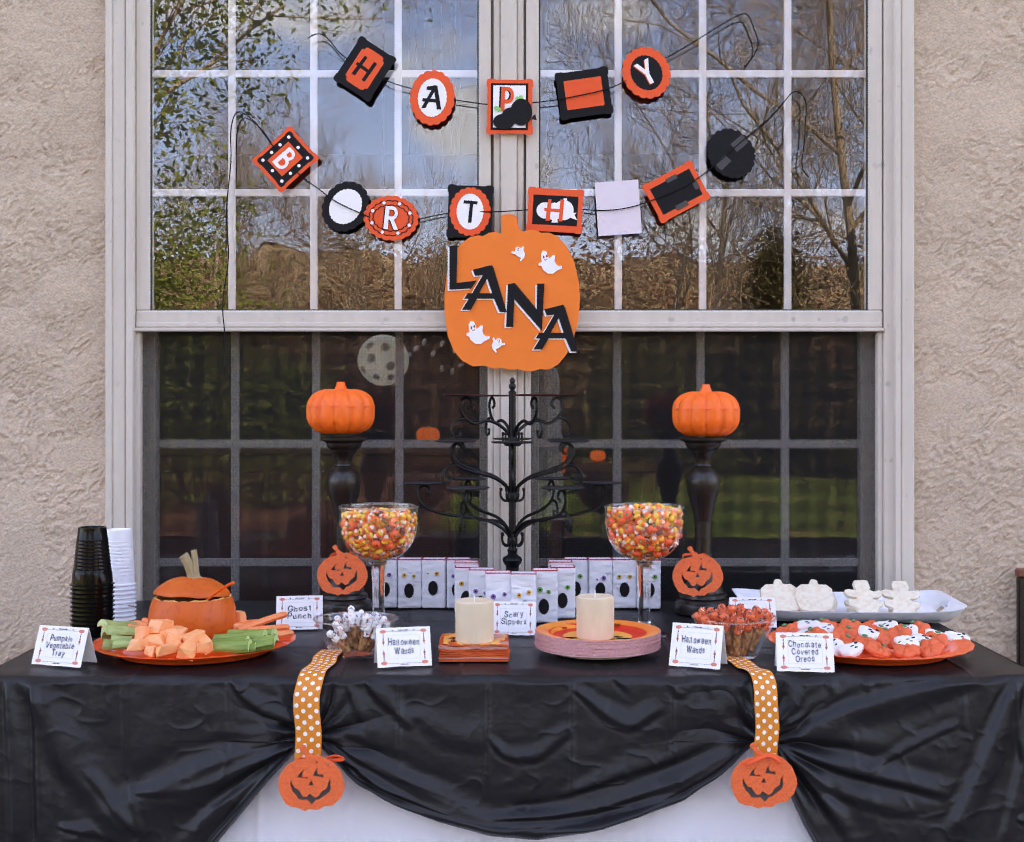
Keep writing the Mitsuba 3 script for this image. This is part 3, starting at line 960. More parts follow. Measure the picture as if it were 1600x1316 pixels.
for (cu, cv) in ((486, 1158), (1200, 1158)):
    r = np.hypot((gu - cu), (gv - cv)) + 1e-6
    th = np.arctan2(gv - cv, gu - cu)
    ph = meshkit.fbm(np.stack([th * 1.3, r / 90, th * 0 + cu], -1), 2, 4) * 5
    fan = np.abs(np.sin(th * 5.0 + ph)) ** 0.8 - 0.5
    h = h + 0.016 * fan * np.clip(r / 45, 0, 1) * np.exp(-(r / 100) ** 1.5) * np.clip((gv - V0) / 20, 0, 1)
    bulge = bulge * (1 - np.exp(-(r / 55) ** 2))
# rolled lower edge of the swags
q = (zz - zb) / np.maximum(TZ - 0.014 - zb, 0.05)
near = np.clip(1 - q / 0.10, 0, 1)
h = h + 0.012 * np.sin(np.clip(q / 0.09, 0, 1) * np.pi) - 0.010 * near ** 2
P[..., 1] -= front * (np.maximum(h + bulge + 0.011 * wr - 0.0030 * wr2, -0.012) * 1.0)
# slight ripples and two packing creases on the top and along the front edge
topw = 1 - front
gy = P[..., 1]
rip = (meshkit.fbm(np.stack([P[..., 0] * 14, gy * 14, gy * 0], -1), 3, 6) - 0.5) * 0.0035
edge_dent = np.clip(1 - (gy - YF) / 0.06, 0, 1) * (meshkit.fbm(np.stack([P[..., 0] * 13, gy * 3, gy * 0], -1), 3, 12) - 0.57) * 0.024
for cxp in (-0.70, -0.32, -0.095, 0.165, 0.33, 0.62, 0.86):
    rip = rip + 0.0022 * np.exp(-((P[..., 0] - cxp) / 0.004) ** 2)
for cyp in (2.72, 3.05):
    rip = rip + 0.0018 * np.exp(-((gy - cyp) / 0.004) ** 2)
P[..., 2] += topw * (np.minimum(rip, 0.0024) - 0.0016 + edge_dent * (gv > 1000))
ck = thing('black_tablecloth', 'black plastic tablecloth gathered up in swags at two places along the table front', 'tablecloth')
part(ck, 'cloth', grid_mesh(P), 'mat_black_cloth', smooth=True)
for s in (-1, 1):
    ys, zs = np.linspace(YF + 0.001, YB, 160), np.linspace(TZ - 0.001, 0.16, 90)
    gy2, gz2 = np.meshgrid(ys, zs)
    dd = (TZ - gz2)
    wv = dd * (0.05 + 0.05 * np.sin(gy2 * 23 + 3 * meshkit.fbm(np.stack([gy2 * 6, gz2 * 3, gy2 * 0], -1), 2, 2)))
    part(ck, 'side_drop', grid_mesh(np.stack([s * (HWX + 0.0005 + np.maximum(wv, 0)), gy2, gz2], -1)), 'mat_black_cloth', smooth=True)

xs2, zs2 = np.linspace(-0.97, 0.97, 420), np.linspace(TZ - 0.012, 0.05, 120)
gx2, gz2 = np.meshgrid(xs2, zs2)
dd = TZ - gz2
yw = YF + 0.022 - dd * (0.05 * (meshkit.fbm(np.stack([gx2 * 7, gz2 * 1.2, gx2 * 0], -1), 4, 15) - 0.5) + 0.012 * np.sin(gx2 * 26)) - 0.0035 * np.exp(-((gx2 + 0.47) / 0.006) ** 2) - 0.003 * np.exp(-((gx2 - 0.585) / 0.006) ** 2) - 0.003 * np.exp(-((gx2 + 0.30) / 0.006) ** 2)
solo('white_tablecloth', grid_mesh(np.stack([gx2, yw, gz2], -1)), 'mat_white_cloth', 'white plastic tablecloth showing below the swags of the black tablecloth', 'tablecloth', smooth=True)


# ------------------------------------------------------------------ jack-o-lantern cut-outs and ribbons
JO = [(805, 150), (812, 125), (840, 108), (866, 118), (872, 150), (900, 185), (945, 215), (985, 205), (1040, 222), (1130, 265), (1210, 345), (1252, 450), (1258, 520), (1225, 610), (1150, 685), (1110, 690), (1060, 698), (1020, 730),
      (960, 735), (925, 728), (880, 748), (835, 730), (800, 718), (750, 712), (690, 685), (645, 610), (615, 520), (618, 440), (650, 365), (705, 300), (775, 262), (830, 250), (872, 238), (862, 210), (845, 185)]
JEYE1 = [(868, 338), (822, 382), (792, 428), (850, 431), (905, 437), (893, 418), (862, 424), (840, 410), (846, 372)]
JEYE2 = [(1002, 308), (966, 360), (948, 408), (1000, 412), (1052, 422), (1040, 384), (1018, 392), (992, 384), (984, 350)]
JNOSE = [(935, 447), (905, 500), (958, 500)]
JMOUTH = [(735, 448), (728, 500), (758, 570), (790, 600), (818, 642), (870, 645), (900, 640), (945, 685), (985, 640), (1012, 635), (1062, 598), (1112, 560), (1124, 520), (1116, 422), (1098, 470), (1086, 520), (1040, 552), (1010, 600),
          (975, 617), (950, 600), (920, 578), (896, 610), (860, 612), (836, 580), (815, 545), (776, 530), (750, 490)]


def jpoly(p):
    return Polygon([((a - 935) / 640, (470 - b) / 640) for a, b in p])


jack = jpoly(JO).buffer(0.012).buffer(-0.012)
for hole in (JEYE1, JEYE2, JNOSE, JMOUTH):
    jack = jack.difference(jpoly(hole))
jack = jack.difference(Point((980 - 935) / 640, (470 - 272) / 640).buffer(0.016))
HL = [((757 - 935) / 640, (470 - 318) / 640), ((1088 - 935) / 640, (470 - 295) / 640)]
for hx, hz in HL: jack = jack.difference(Point(hx, hz).buffer(0.014))


def cutout(u, v, d, wpx, label, rz=0, rx=0, ry=0, loop=None):
    w = wpx / F * d
    k = thing('pumpkin_cutout', label, 'decoration', None)
    A = dict(loc=(X(u, d), d, Z(v, d)), rx=rx, ry=ry, rz=rz)
    part(k, 'face', moved(ext(affinity.scale(jack, w, w, origin=(0, 0)), 0.0035), **A), 'mat_glitter', smooth=False)
    if rx == 0:
        part(k, 'backing', moved(ext(affinity.scale(unary_union([jpoly(q_) for q_ in (JEYE1, JEYE2, JNOSE, JMOUTH)]).buffer(0.012), w, w, origin=(0, 0)), 0.0006), **{**A, 'loc': (A['loc'][0], d + 0.0012, A['loc'][2])}), 'mat_hole_shade', smooth=False, kind='stuff')  # added dark sheet, paints shade into the eye, nose and mouth holes
    (a, za), (b, zb_) = HL
    pts = loop or [(a, 0.002 / w, za), (a + 0.02, -0.012 / w, za + 0.03), (-0.05, -0.012 / w, 0.36), (0.12, -0.010 / w, 0.37), (b - 0.02, -0.012 / w, zb_ + 0.03), (b, 0.002 / w, zb_)]
    c = spline(np.array(pts) * w, 40)
    part(k, 'hanging_loop', moved(tube(c, 0.0016, 6, flat=2.2), **A), 'mat_orange_paper')
    return k


def ribbon(pts, w, n, label, group=None):
    c = spline(pts, n)
    L = np.r_[0, np.cumsum(np.linalg.norm(np.diff(c, axis=0), axis=1))]
    m = 7
    t = np.linspace(0, 1, m)
    wig = 0.0018 * np.sin(L * 60) + 0.0025 * (meshkit.fbm(np.stack([L * 25, L * 0, L * 0], -1), 2, int(abs(pts[0][0]) * 1000)) - 0.5)
    P_ = np.zeros((n, m, 3))
    for j in range(m):
        P_[:, j] = c
        P_[:, j, 0] += (t[j] - 0.5) * w + wig
        P_[:, j, 1] += 0.0012 * np.sin(L * 40 + j * 0.6) - 0.0008 * np.cos((t[j] - 0.5) * 3)
    uv = np.stack([np.broadcast_to(t, (n, m)), np.broadcast_to(L[:, None], (n, m))], -1).reshape(-1, 2)
    return solo('polka_dot_ribbon', grid_mesh(P_), 'mat_ribbon', label, 'ribbon', smooth=True, uv=uv)


yr = 2.385
ribbon([[-0.362, 2.66, TZ + 0.004], [-0.363, 2.55, TZ + 0.004], [-0.366, 2.47, TZ + 0.004], [-0.369, 2.425, TZ + 0.002], [-0.371, 2.402, TZ - 0.022], [-0.371, 2.392, TZ - 0.07], [-0.369, 2.390, TZ - 0.12], [-0.367, 2.388, TZ - 0.166]], 0.0480, 120,
       'orange ribbon with white polka dots hanging over the table front on the left')
ribbon([[0.428, 2.66, TZ + 0.004], [0.442, 2.55, TZ + 0.004], [0.455, 2.47, TZ + 0.004], [0.463, 2.425, TZ + 0.002], [0.467, 2.402, TZ - 0.022], [0.466, 2.392, TZ - 0.07], [0.465, 2.390, TZ - 0.12], [0.464, 2.388, TZ - 0.168]], 0.0430, 120,
       'orange ribbon with white polka dots hanging over the table front on the right')
HOOK = [(HL[0][0], 0.03, HL[0][1]), (HL[0][0] + 0.02, 0.06, HL[0][1] + 0.05), (0.05, 0.06, 0.33), (0.22, 0.05, 0.36), (0.40, 0.01, 0.40), (0.47, 0.0, 0.37), (0.38, 0.03, 0.34), (HL[1][0], 0.03, HL[1][1])]
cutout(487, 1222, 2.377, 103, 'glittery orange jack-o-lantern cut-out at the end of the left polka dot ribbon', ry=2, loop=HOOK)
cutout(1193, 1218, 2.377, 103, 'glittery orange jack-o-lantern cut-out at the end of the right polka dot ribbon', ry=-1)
BACKLOOP = [(HL[0][0], 0.02, HL[0][1]), (HL[0][0] + 0.02, 0.25, HL[0][1] + 0.10), (-0.1, 0.62, 0.36), (0.12, 0.70, 0.37), (0.24, 0.5, 0.35), (HL[1][0], 0.02, HL[1][1])]
cutout(535, 896, 3.055, 79, 'glittery orange jack-o-lantern cut-out tied to the left candlestick', rx=-3, loop=BACKLOOP)
cutout(1090, 898, 3.055, 79, 'glittery orange jack-o-lantern cut-out tied to the right candlestick', rx=-3, loop=BACKLOOP)

# ------------------------------------------------------------------ candlesticks with faux pumpkins
def candlestick(u, d, label):
    s = d / F
    hw = [(0, 677), (37, 677.5), (36.5, 681), (29, 684.5), (27.5, 686), (27, 690), (25, 692.5), (24, 694), (19.5, 697), (19, 699.5), (15, 704), (12.5, 709), (11, 713), (11, 717), (13, 719), (13.4, 721), (12.6, 723), (14.5, 724.5), (18.5, 728), (22.5, 732.5), (25.3, 738),
          (26.5, 744.6), (26.2, 752), (24.6, 761), (22, 770), (18.8, 780), (16.2, 791), (14.2, 802), (13.2, 808), (14.2, 808.8), (14.2, 810.6), (13, 811.5), (12.6, 831), (13.8, 832), (13.8, 834), (12.6, 835), (12.2, 857), (14, 858), (14.2, 861), (13, 863), (12.5, 868),
          (14, 878), (18, 886), (19, 892), (22, 896), (27, 904), (30, 912), (31, 918), (36, 921), (37, 926), (36, 928), (42, 932), (44, 937), (44, 949), (43, 950.5), (0, 950.5)]
    zt = TZ + 0.002
    zb0 = (950.5)
    prof = [(a * s, zt + (zb0 - v) * s) for a, v in hw][::-1]
    m = rev(prof, 48)
    k = solo('candlestick', moved(m, (X(u, d), d, 0)), 'mat_dark_wood', label, 'candlestick', smooth=35)
    return zt + (zb0 - 677) * s


def ribbed(R, H, n, groove=0.07, dip=0.16, pw=2.3, N=120, K=48):
    a = np.arange(N) * 2 * np.pi / N
    t = np.linspace(-np.pi / 2, np.pi / 2, K)
    c, s_ = np.cos(t), np.sin(t)
    rr = np.sign(c) * np.abs(c) ** (2 / pw)
    zz_ = np.sign(s_) * np.abs(s_) ** (2 / pw)
    rib = 1 - groove * (1 - np.abs(np.cos(n * a / 2)) ** 0.55)
    P_ = np.zeros((K, N, 3))
    for i in range(K):
        z = zz_[i] * H / 2 - np.sign(zz_[i]) * dip * H * np.exp(-(rr[i] / 0.38) ** 2)
        P_[i, :, 0], P_[i, :, 1] = R * rr[i] * rib * np.cos(a), R * rr[i] * rib * np.sin(a)
        P_[i, :, 2] = z - 0.10 * H * (1 - rib) * 6 * np.sign(zz_[i]) * (np.abs(zz_[i]) > 0.5) * np.clip(rr[i], 0, 1) * 0.5
    i, j = np.meshgrid(np.arange(K - 1), np.arange(N), indexing='ij')
    q = np.stack([i * N + j, i * N + (j + 1) % N, (i + 1) * N + (j + 1) % N, (i + 1) * N + j], -1).reshape(-1, 4)
    return tm(P_.reshape(-1, 3), np.vstack([q[:, [0, 1, 2]], q[:, [0, 2, 3]]]))


def faux_pumpkin(u, d, zbase, label, rot):
    R, H = 53.5 / F * d, 75.5 / F * d
    k = thing('faux_pumpkin', label, 'pumpkin')
    A = dict(loc=(X(u, d), d, zbase + H / 2 - 0.002), rz=rot)
    m = lumpy(ribbed(R, H, 12, 0.095, 0.05, 2.6), 0.0014, 26, int(rot))
    part(k, 'body', moved(m, **A), 'mat_faux_pumpkin', smooth=True)
    part(k, 'seam', moved(trimesh.creation.torus(R * 0.978, 0.0011, major_sections=80, minor_sections=6), **{**A, 'loc': (A['loc'][0], d, A['loc'][2] + 0.012)}), 'mat_faux_pumpkin', smooth=True)
    st = [(0.017, H / 2 - 0.012), (0.014, H / 2 - 0.001), (0.0105, H / 2 + 0.006), (0.010, H / 2 + 0.012), (0.009, H / 2 + 0.013), (0, H / 2 + 0.0125)]
    part(k, 'stem', moved(rev(st, 6), **A), 'mat_faux_pumpkin', smooth=20)


zt = candlestick(537.5, 3.15, 'dark turned wooden candlestick on the left, carrying an orange pumpkin')
faux_pumpkin(532.5, 3.15, zt + 0.006, 'bright orange craft pumpkin on the left candlestick', 10)
zt = candlestick(1098.5, 3.15, 'dark turned wooden candlestick on the right, carrying an orange pumpkin')
faux_pumpkin(1103, 3.15, zt, 'bright orange craft pumpkin on the right candlestick', 37)

# ------------------------------------------------------------------ metal cupcake stand
SD, SU = 3.12, 800.5
sk = thing('cupcake_stand', 'black wrought metal tree stand with empty round plates in three tiers', 'cake stand')
SX0, SZ = X(SU, SD), TZ + 0.002


def SZv(v): return Z(v, SD)


s_ = SD / F
pole = [(0, SZ), (0.055, SZ), (0.056, SZ + 0.004), (0.052, SZ + 0.010), (0.036, SZ + 0.018), (0.024, SZ + 0.032), (0.018, SZ + 0.045)]
pole += [(a * s_, SZv(v)) for a, v in [(10, 888), (10.5, 884), (13.5, 880), (15.5, 875), (14, 871), (9, 868), (6.5, 865), (7.5, 862), (8, 859), (6, 856), (5.6, 846), (5.6, 700), (5.4, 616), (6.2, 615.5), (6.2, 612.5), (4, 611), (3, 609), (5.2, 606.5), (5.6, 603), (4.2, 600), (3, 598.6), (4.4, 597), (4.2, 594), (2.6, 591.5), (1.2, 590), (0, 589.6)]]
part(sk, 'pole', moved(rev(pole, 28), (SX0, SD, 0)), 'mat_black_metal', smooth=40)


def arm_pts(R, za, zp):
    a = [(0.004, za), (0.010, za + 0.016), (0.028, za + 0.034), (0.055, za + 0.048)]
    mid = [(R * 0.62, za + 0.048 + 0.45 * (zp - 0.062 - za - 0.048)), (R - 0.028, zp - 0.066)]
    curl = [(R - 0.004, zp - 0.055), (R + 0.010, zp - 0.036), (R + 0.010, zp - 0.014), (R - 0.002, zp - 0.0045), (R - 0.014, zp - 0.010), (R - 0.018, zp - 0.022), (R - 0.010, zp - 0.028)]
    a = a[:3] if R * 0.62 < 0.08 else a
    low = [(R - 0.010, zp - 0.058), (R + 0.010, zp - 0.054), (R + 0.026, zp - 0.062), (R + 0.034, zp - 0.080), (R + 0.026, zp - 0.096), (R + 0.014, zp - 0.092), (R + 0.014, zp - 0.082)]
    return a + mid + curl, low


for (R, zp, za, n, off, pm) in [(0.122, SZv(618.5), SZv(689), 4, 25, 'mat_reddish_plate'), (0.152, SZv(689), SZv(776), 6, 30, 'mat_plate_metal'), (0.212, SZv(755.5), SZv(846), 6, 2, 'mat_plate_metal')]:
    up, low = arm_pts(R, za, zp)
    c1, c2 = spline(np.array([(r, 0, z) for r, z in up]), 54), spline(np.array([(r, 0, z) for r, z in low]), 30)
    m = cat([tube(c1, np.linspace(0.0042, 0.0031, 54), 7), tube(c2, np.linspace(0.0033, 0.0027, 30), 7), moved(ball(0.0036, 1), tuple(c1[-1])), moved(ball(0.0034, 1), tuple(c2[-1]))])
    arm = shape(m, 'mat_black_metal', 40)
    plate = shape(rev([(0, zp - 0.0012), (0.044, zp - 0.0012), (0.0495, zp + 0.0018), (0.0502, zp + 0.0022), (0.0495, zp + 0.0028), (0.044, zp + 0.0004), (0, zp + 0.0004)], 40), pm, 40)
    hk = spline(np.array([(0.005, 0, za + 0.012), (0.008, 0, za - 0.004), (0.016, 0, za - 0.010), (0.025, 0, za - 0.004), (0.028, 0, za + 0.010), (0.027, 0, za + 0.017)]), 22)
    hook = shape(cat([tube(hk, np.linspace(0.004, 0.0024, 22), 7), moved(ball(0.0042, 1), tuple(hk[-1]))]), 'mat_black_metal', 40)
    for i in range(n):
        a = off + i * 360 / n
        part(sk, 'arm', arm, None, tw=M((SX0, SD, 0), rz=a))
        tilt = M((SX0 + R * math.cos(math.radians(a)), SD + R * math.sin(math.radians(a)), 0))
        part(sk, 'plate', plate, None, tw=tilt)
        part(sk, 'hook', hook, None, tw=M((SX0, SD, 0), rz=a + 30))
    part(sk, 'collar', moved(rev([(0.005, za - 0.010), (0.0115, za - 0.006), (0.0125, za + 0.002), (0.0105, za + 0.010), (0.005, za + 0.014)], 20), (SX0, SD, 0)), 'mat_black_metal', smooth=40)

# ------------------------------------------------------------------ wrapped drink boxes with ghost faces
BW, BH, BD = 0.0575, 0.1235, 0.040
body = None


def wrap_body(seed):
    g = np.random.default_rng(seed)
    m = rbox(-BW / 2, BW / 2, -BD / 2, BD / 2, 0, BH - 0.004, 0.0025)
    for _ in range(3): m = m.subdivide()
    for _ in range(2): m = m.subdivide()
    v = m.vertices.copy()
    n = meshkit.fbm(np.stack([v[:, 0] * 30, v[:, 1] * 30, v[:, 2] * 90], -1), 3, seed) - 0.5
    n2 = np.floor(v[:, 2] / 0.021 + 0.8 * np.sin(v[:, 0] * 40 + seed)) % 2
    v[:, 1] += np.sign(v[:, 1]) * (n * 0.0022 + n2 * 0.0005)
    v[:, 0] += np.sign(v[:, 0]) * n * 0.0014
    m.vertices = v
    return m


bodies = [shape(wrap_body(i), 'mat_wrap', True) for i in range(4)]
lid = shape(moved(ext(sbox(-BW / 2 - 0.0003, -BD / 2 - 0.0003, BW / 2 + 0.0003, BD / 2 + 0.0003).difference(sbox(-BW / 2 + 0.0012, -BD / 2 + 0.0012, BW / 2 - 0.0012, BD / 2 - 0.0012)), 0.0022, up=False), (0, 0, BH - 0.0056)), 'mat_red_foil', False)


def ellipse_disc(a, b, t, n=28):
    return ext(affinity.scale(Point(0, 0).buffer(1, 12), a, b), t)


mouth_d = shape(ellipse_disc(0.0118, 0.0178, 0.0008), 'mat_black_paper', False)
EYE = {}
for col in ('yellow', 'purple', 'green'):
    EYE[col] = shape(ellipse_disc(0.0053, 0.0053, 0.0022), f'mat_eye_{col}', False)
white_d = shape(moved(ball(1, 2, (0.0062, 0.0016, 0.0062))), 'mat_eye_white', True)
pupil_d = shape(ellipse_disc(0.0019, 0.0019, 0.0028), 'mat_black_plastic', False)
BOXES = [  # left u, top v, rotation, eyes (x, z fractions, size), colour, mouth, words
    (583.5, 871.5, 0, [(0.68, 0.34, 1)], 'purple', (0.5, 0.63), 'leftmost ghost drink box, half behind the left goblet stem'),
    (621.3, 872, 1, [(0.28, 0.34, 1.0), (0.69, 0.36, 0.9)], 'yellow', (0.48, 0.65), 'ghost drink box with two yellow eyes; second from the left'),
    (659.2, 872, -1, [(0.27, 0.31, 0.5), (0.64, 0.31, 1.05)], 'yellow', (0.48, 0.60), 'ghost drink box with one tiny and one large yellow eye; third from the left'),
    (697.6, 872, 2, [(0.27, 0.36, 0.9)], 'purple', (0.42, 0.63), 'ghost drink box standing fourth in the back row, partly hidden'),
    (710.0, 877, 0, [], 'green', (0.5, 0.63), 'rear drink box at the left bend of the row, only its top showing'),
    (710.5, 884, 1, [(0.27, 0.34, 1.1), (0.70, 0.38, 0.9)], 'yellow', (0.45, 0.62), 'ghost drink box with one yellow eye in view, behind the left candle'),
    (733.0, 888, -2, [(0.28, 0.43, 1), (0.66, 0.46, 0.8)], 'purple', (0.48, 0.66), 'ghost drink box with purple eyes, partly overlapped by its right neighbour'),
    (758.2, 893, 1, [(0.31, 0.46, 1.15), (0.75, 0.42, 0.95)], 'purple', (0.5, 0.72), 'front ghost drink box with two purple eyes, left of the middle seam'),
    (798.2, 894, -1, [(0.33, 0.42, 1.0), (0.72, 0.37, 1.0)], 'yellow', (0.55, 0.66), 'front ghost drink box with two yellow eyes, right of the middle seam'),
    (832.0, 889, 0, [(0.30, 0.39, 1.25), (0.64, 0.43, 0.95)], 'green', (0.45, 0.70), 'front ghost drink box with two large green eyes, beside the plate stack'),
    (860.0, 884, 1, [(0.20, 0.40, 0.9), (0.69, 0.41, 1.05)], 'green', (0.48, 0.66), 'ghost drink box with two green eyes, left of the right candle'),
    (857.0, 876, 0, [], 'purple', (0.5, 0.63), 'rear drink box at the right bend of the row, only its top showing'),
    (882.0, 871.6, -1, [(0.67, 0.37, 1.15)], 'green', (0.50, 0.62), 'ghost drink box with one green eye; fourth from the right'),
    (919.8, 872, 1, [(0.35, 0.43, 0.45), (0.63, 0.40, 1.1)], 'purple', (0.49, 0.63), 'ghost drink box with one tiny and one large purple eye; third from the right'),
    (957.4, 872, 0, [(0.28, 0.37, 1.0), (0.73, 0.37, 1.0)], 'yellow', (0.5, 0.63), 'ghost drink box with two yellow eyes; second from the right'),
    (995.6, 873, 1, [(0.22, 0.37, 0.9), (0.73, 0.36, 1.1)], 'green', (0.52, 0.62), 'rightmost ghost drink box, half behind the right goblet stem'),
]
for i, (u, vt, rot, eyes, col, mo, lb) in enumerate(BOXES):
    d = (CAMZ - (TZ + 0.002 + BH)) * F / (vt - VH)
    x = X(u, d) + BW / 2
    k = thing('drink_box', lb, 'juice box', 'white wrapped ghost drink boxes behind the candles')
    A = M((x, d + BD / 2, TZ + 0.0025), rz=rot * 1.2)
    part(k, 'wrapping', bodies[i % 4], None, tw=A)
    part(k, 'top', lid, None, tw=A)
    yf = -BD / 2 - 0.0016

    def at(fx, fz): return M((x, d + BD / 2, TZ + 0.0025), rz=rot * 1.2) @ T4().translate([(fx - 0.5) * BW, yf, (1 - fz) * BH])
    part(k, 'mouth', mouth_d, None, tw=at(*mo))
    for (ex, ez, es) in eyes:
        e = part(k, 'eye', white_d, None, tw=at(ex, ez) @ T4().scale([es, 1, es]))
        part(e, 'iris', EYE[col], None, tw=at(ex, ez) @ T4().scale([es, 1, es]))
        part(e, 'pupil', pupil_d, None, tw=at(ex, ez) @ T4().scale([es, 1, es]))

# ------------------------------------------------------------------ goblets of candy
def corn_mesh():
    L, n, kk = 0.0222, 12, 9
    V_, uv = [], []
    prof = [(0.0, 0.0), (0.03, 0.0050), (0.10, 0.0073), (0.25, 0.0078), (0.45, 0.0068), (0.65, 0.0056), (0.82, 0.0043), (0.94, 0.0028), (1.0, 0.0)]
    a = np.arange(n) * 2 * np.pi / n
    for t, r in prof:
        for b in a:
            V_.append([(t - 0.45) * L, r * np.cos(b), 0.68 * r * np.sin(b)])
            uv.append([b / 6.3, t])
    i, j = np.meshgrid(np.arange(len(prof) - 1), np.arange(n), indexing='ij')
    q = np.stack([i * n + j, i * n + (j + 1) % n, (i + 1) * n + (j + 1) % n, (i + 1) * n + j], -1).reshape(-1, 4)
    return tm(V_, np.vstack([q[:, [0, 2, 1]], q[:, [0, 3, 2]]])), np.array(uv)


cm, cuv = corn_mesh()
corn_d = mikit.ply(cm, 'mat_candy_corn', smooth=True, uv=cuv)
brown_d = mikit.ply(cm, 'mat_brown_corn', smooth=True, uv=cuv)
pumpk_d = shape(ribbed(0.0108, 0.0164, 8, 0.12, 0.10, 2.3, 24, 10), 'mat_orange_candy', True)
pstem_d = shape(moved(ball(0.0028, 1, (1, 1, 1.1)), (0, 0, 0.0084)), 'mat_green_candy', True)
GD = 2.855


def rand_rot(g, normal=None):
    if normal is None:
        q = g.normal(0, 1, 4)
        q /= np.linalg.norm(q)
        return trimesh.transformations.quaternion_matrix(q)
    a = g.normal(0, 1, 3)
    a -= normal * np.dot(a, normal) * g.uniform(0.75, 1.0)
    a /= np.linalg.norm(a)
    c = normal - a * np.dot(a, normal)
    c /= np.linalg.norm(c)
    b = np.cross(c, a)
    m = np.eye(4)
    m[:3, 0], m[:3, 1], m[:3, 2] = a, b, c
    return m


def goblet(u, side, fill_v, n_pump, seed):
    g = np.random.default_rng(seed)
    s = GD / F
    x0 = X(u, GD)
    zf = lambda v: Z(v, GD)
    bowl = [(62, 791.5), (61.5, 800), (61.3, 812), (60.8, 824), (58.5, 836), (54, 847), (47, 857), (38, 865.5), (28, 871.5), (19, 875), (12, 877)]
    k = thing('goblet', f'large clear stemmed goblet heaped with candy, {side}', 'goblet', None)
    pr = np.array([(a * s, zf(v)) for a, v in bowl])
    c = spline(pr, 30)
    part(k, 'bowl', moved(rev(c[::-1], 64), (x0, GD, 0)), 'mat_clear', smooth=True)
    part(k, 'rim', moved(trimesh.creation.torus(62 * s, 0.0019, major_sections=96, minor_sections=10), (x0, GD, zf(791.5))), 'mat_clear_solid', smooth=True)
    z0 = TZ + 0.002
    stem = [(0.0, zf(877.3)), (12 * s, zf(877.3)), (14.5 * s, zf(878.5)), (14.5 * s, zf(881)), (11.5 * s, zf(883)), (11 * s, zf(890)), (9.5 * s, zf(930)), (9.0 * s, zf(965)), (10.5 * s, zf(977)), (16 * s, z0 + 0.010), (0.030, z0 + 0.006), (0.049, z0 + 0.0035), (0.0525, z0 + 0.002), (0.051, z0), (0, z0)]
    part(k, 'stem', moved(rev(stem[::-1], 40), (x0, GD, 0)), 'mat_clear_solid', smooth=50)
    # candy
    inner = np.array([(max(a * s - 0.0065, 0.0), zf(v) + (0.006 if a < 50 else 0)) for a, v in bowl])
    ci = spline(inner, 200)
    seglen = np.r_[0, np.cumsum(np.linalg.norm(np.diff(ci, axis=0), axis=1))]
    top = zf(fill_v)
    cand = []
    pts = []
    # pieces lying against the wall on the side in view
    tries = 0
    pump = []
    rmin = 0.0142
    while tries < 26000:
        tries += 1
        q = g.uniform(0, seglen[-1])
        r, z = np.interp(q, seglen, ci[:, 0]), np.interp(q, seglen, ci[:, 1])
        if g.random() > r / 0.082 or z > top + 0.004: continue
        a = -np.pi / 2 + g.uniform(-1.65, 1.65)
        p = np.array([r * np.cos(a), r * np.sin(a), z])
        big = len(pump) < n_pump
        if any(np.linalg.norm(p - o) < (rmin if not big else 0.0120) + (0.007 if w else 0) for o, w in pts): continue
        tn = np.gradient(ci[:, 0])[min(int(q / seglen[-1] * 199), 199)], np.gradient(ci[:, 1])[min(int(q / seglen[-1] * 199), 199)]
        nr = np.array([-tn[1] * np.cos(a), -tn[1] * np.sin(a), tn[0]])
        nr /= np.linalg.norm(nr) + 1e-9
        if np.dot(nr, p * [1, 1, 0]) < 0: nr = -nr
        if big: pump.append((p - nr * 0.003, nr))
        else: cand.append((p - nr * g.uniform(0, 0.0035), nr))
        pts.append((p, big))
    # heap on top
    for _ in range(60):
        r, a = 0.074 * np.sqrt(g.random()), g.uniform(0, 2 * np.pi)
        p = np.array([r * np.cos(a), r * np.sin(a), top + 0.004 + 0.008 * (1 - r / 0.074) + g.uniform(-0.001, 0.004)])
        if any(np.linalg.norm(p - o) < 0.0096 for o, w in pts): continue
        pts.append((p, False))
        cand.append((p, np.array([g.normal(0, 0.3), g.normal(0, 0.3), 1.0])))
    cand = cand[:146]
    grp = f'candy corn pieces in the {side.split()[-2]} goblet'
    for p, nr in cand:
        br = g.random() < 0.14
        m = rand_rot(g, nr / np.linalg.norm(nr))
        m[:3, 3] = p + [x0, GD, 0]
        kk = thing('candy_corn', f'{"brown and" if br else "yellow,"} orange {"" if br else "and "}white candy corn in the {side.split()[-2]} goblet'.replace('  ', ' '), 'candy corn', grp + (', brown based' if br else ''))
        scene[kk] = {**(brown_d if br else corn_d), 'to_world': T4(m)}
    for p, nr in pump:
        m = rand_rot(g, nr / np.linalg.norm(nr))
        if g.random() < 0.5:
            m = trimesh.transformations.rotation_matrix(g.uniform(0, 6), [0, 0, 1]) @ trimesh.transformations.rotation_matrix(g.uniform(0.3, 1.2), [1, 0, 0])
        m[:3, 3] = p + [x0, GD, 0]
        kk = thing('candy_pumpkin', f'orange pumpkin shaped candy with green stem in the {side.split()[-2]} goblet', 'candy', f'pumpkin candies in the {side.split()[-2]} goblet')
        part(kk, 'body', pumpk_d, None, tw=T4(m))
        part(kk, 'stem', pstem_d, None, tw=T4(m))
    # the rest of the heap
    core, cu, core_b = [], [], []
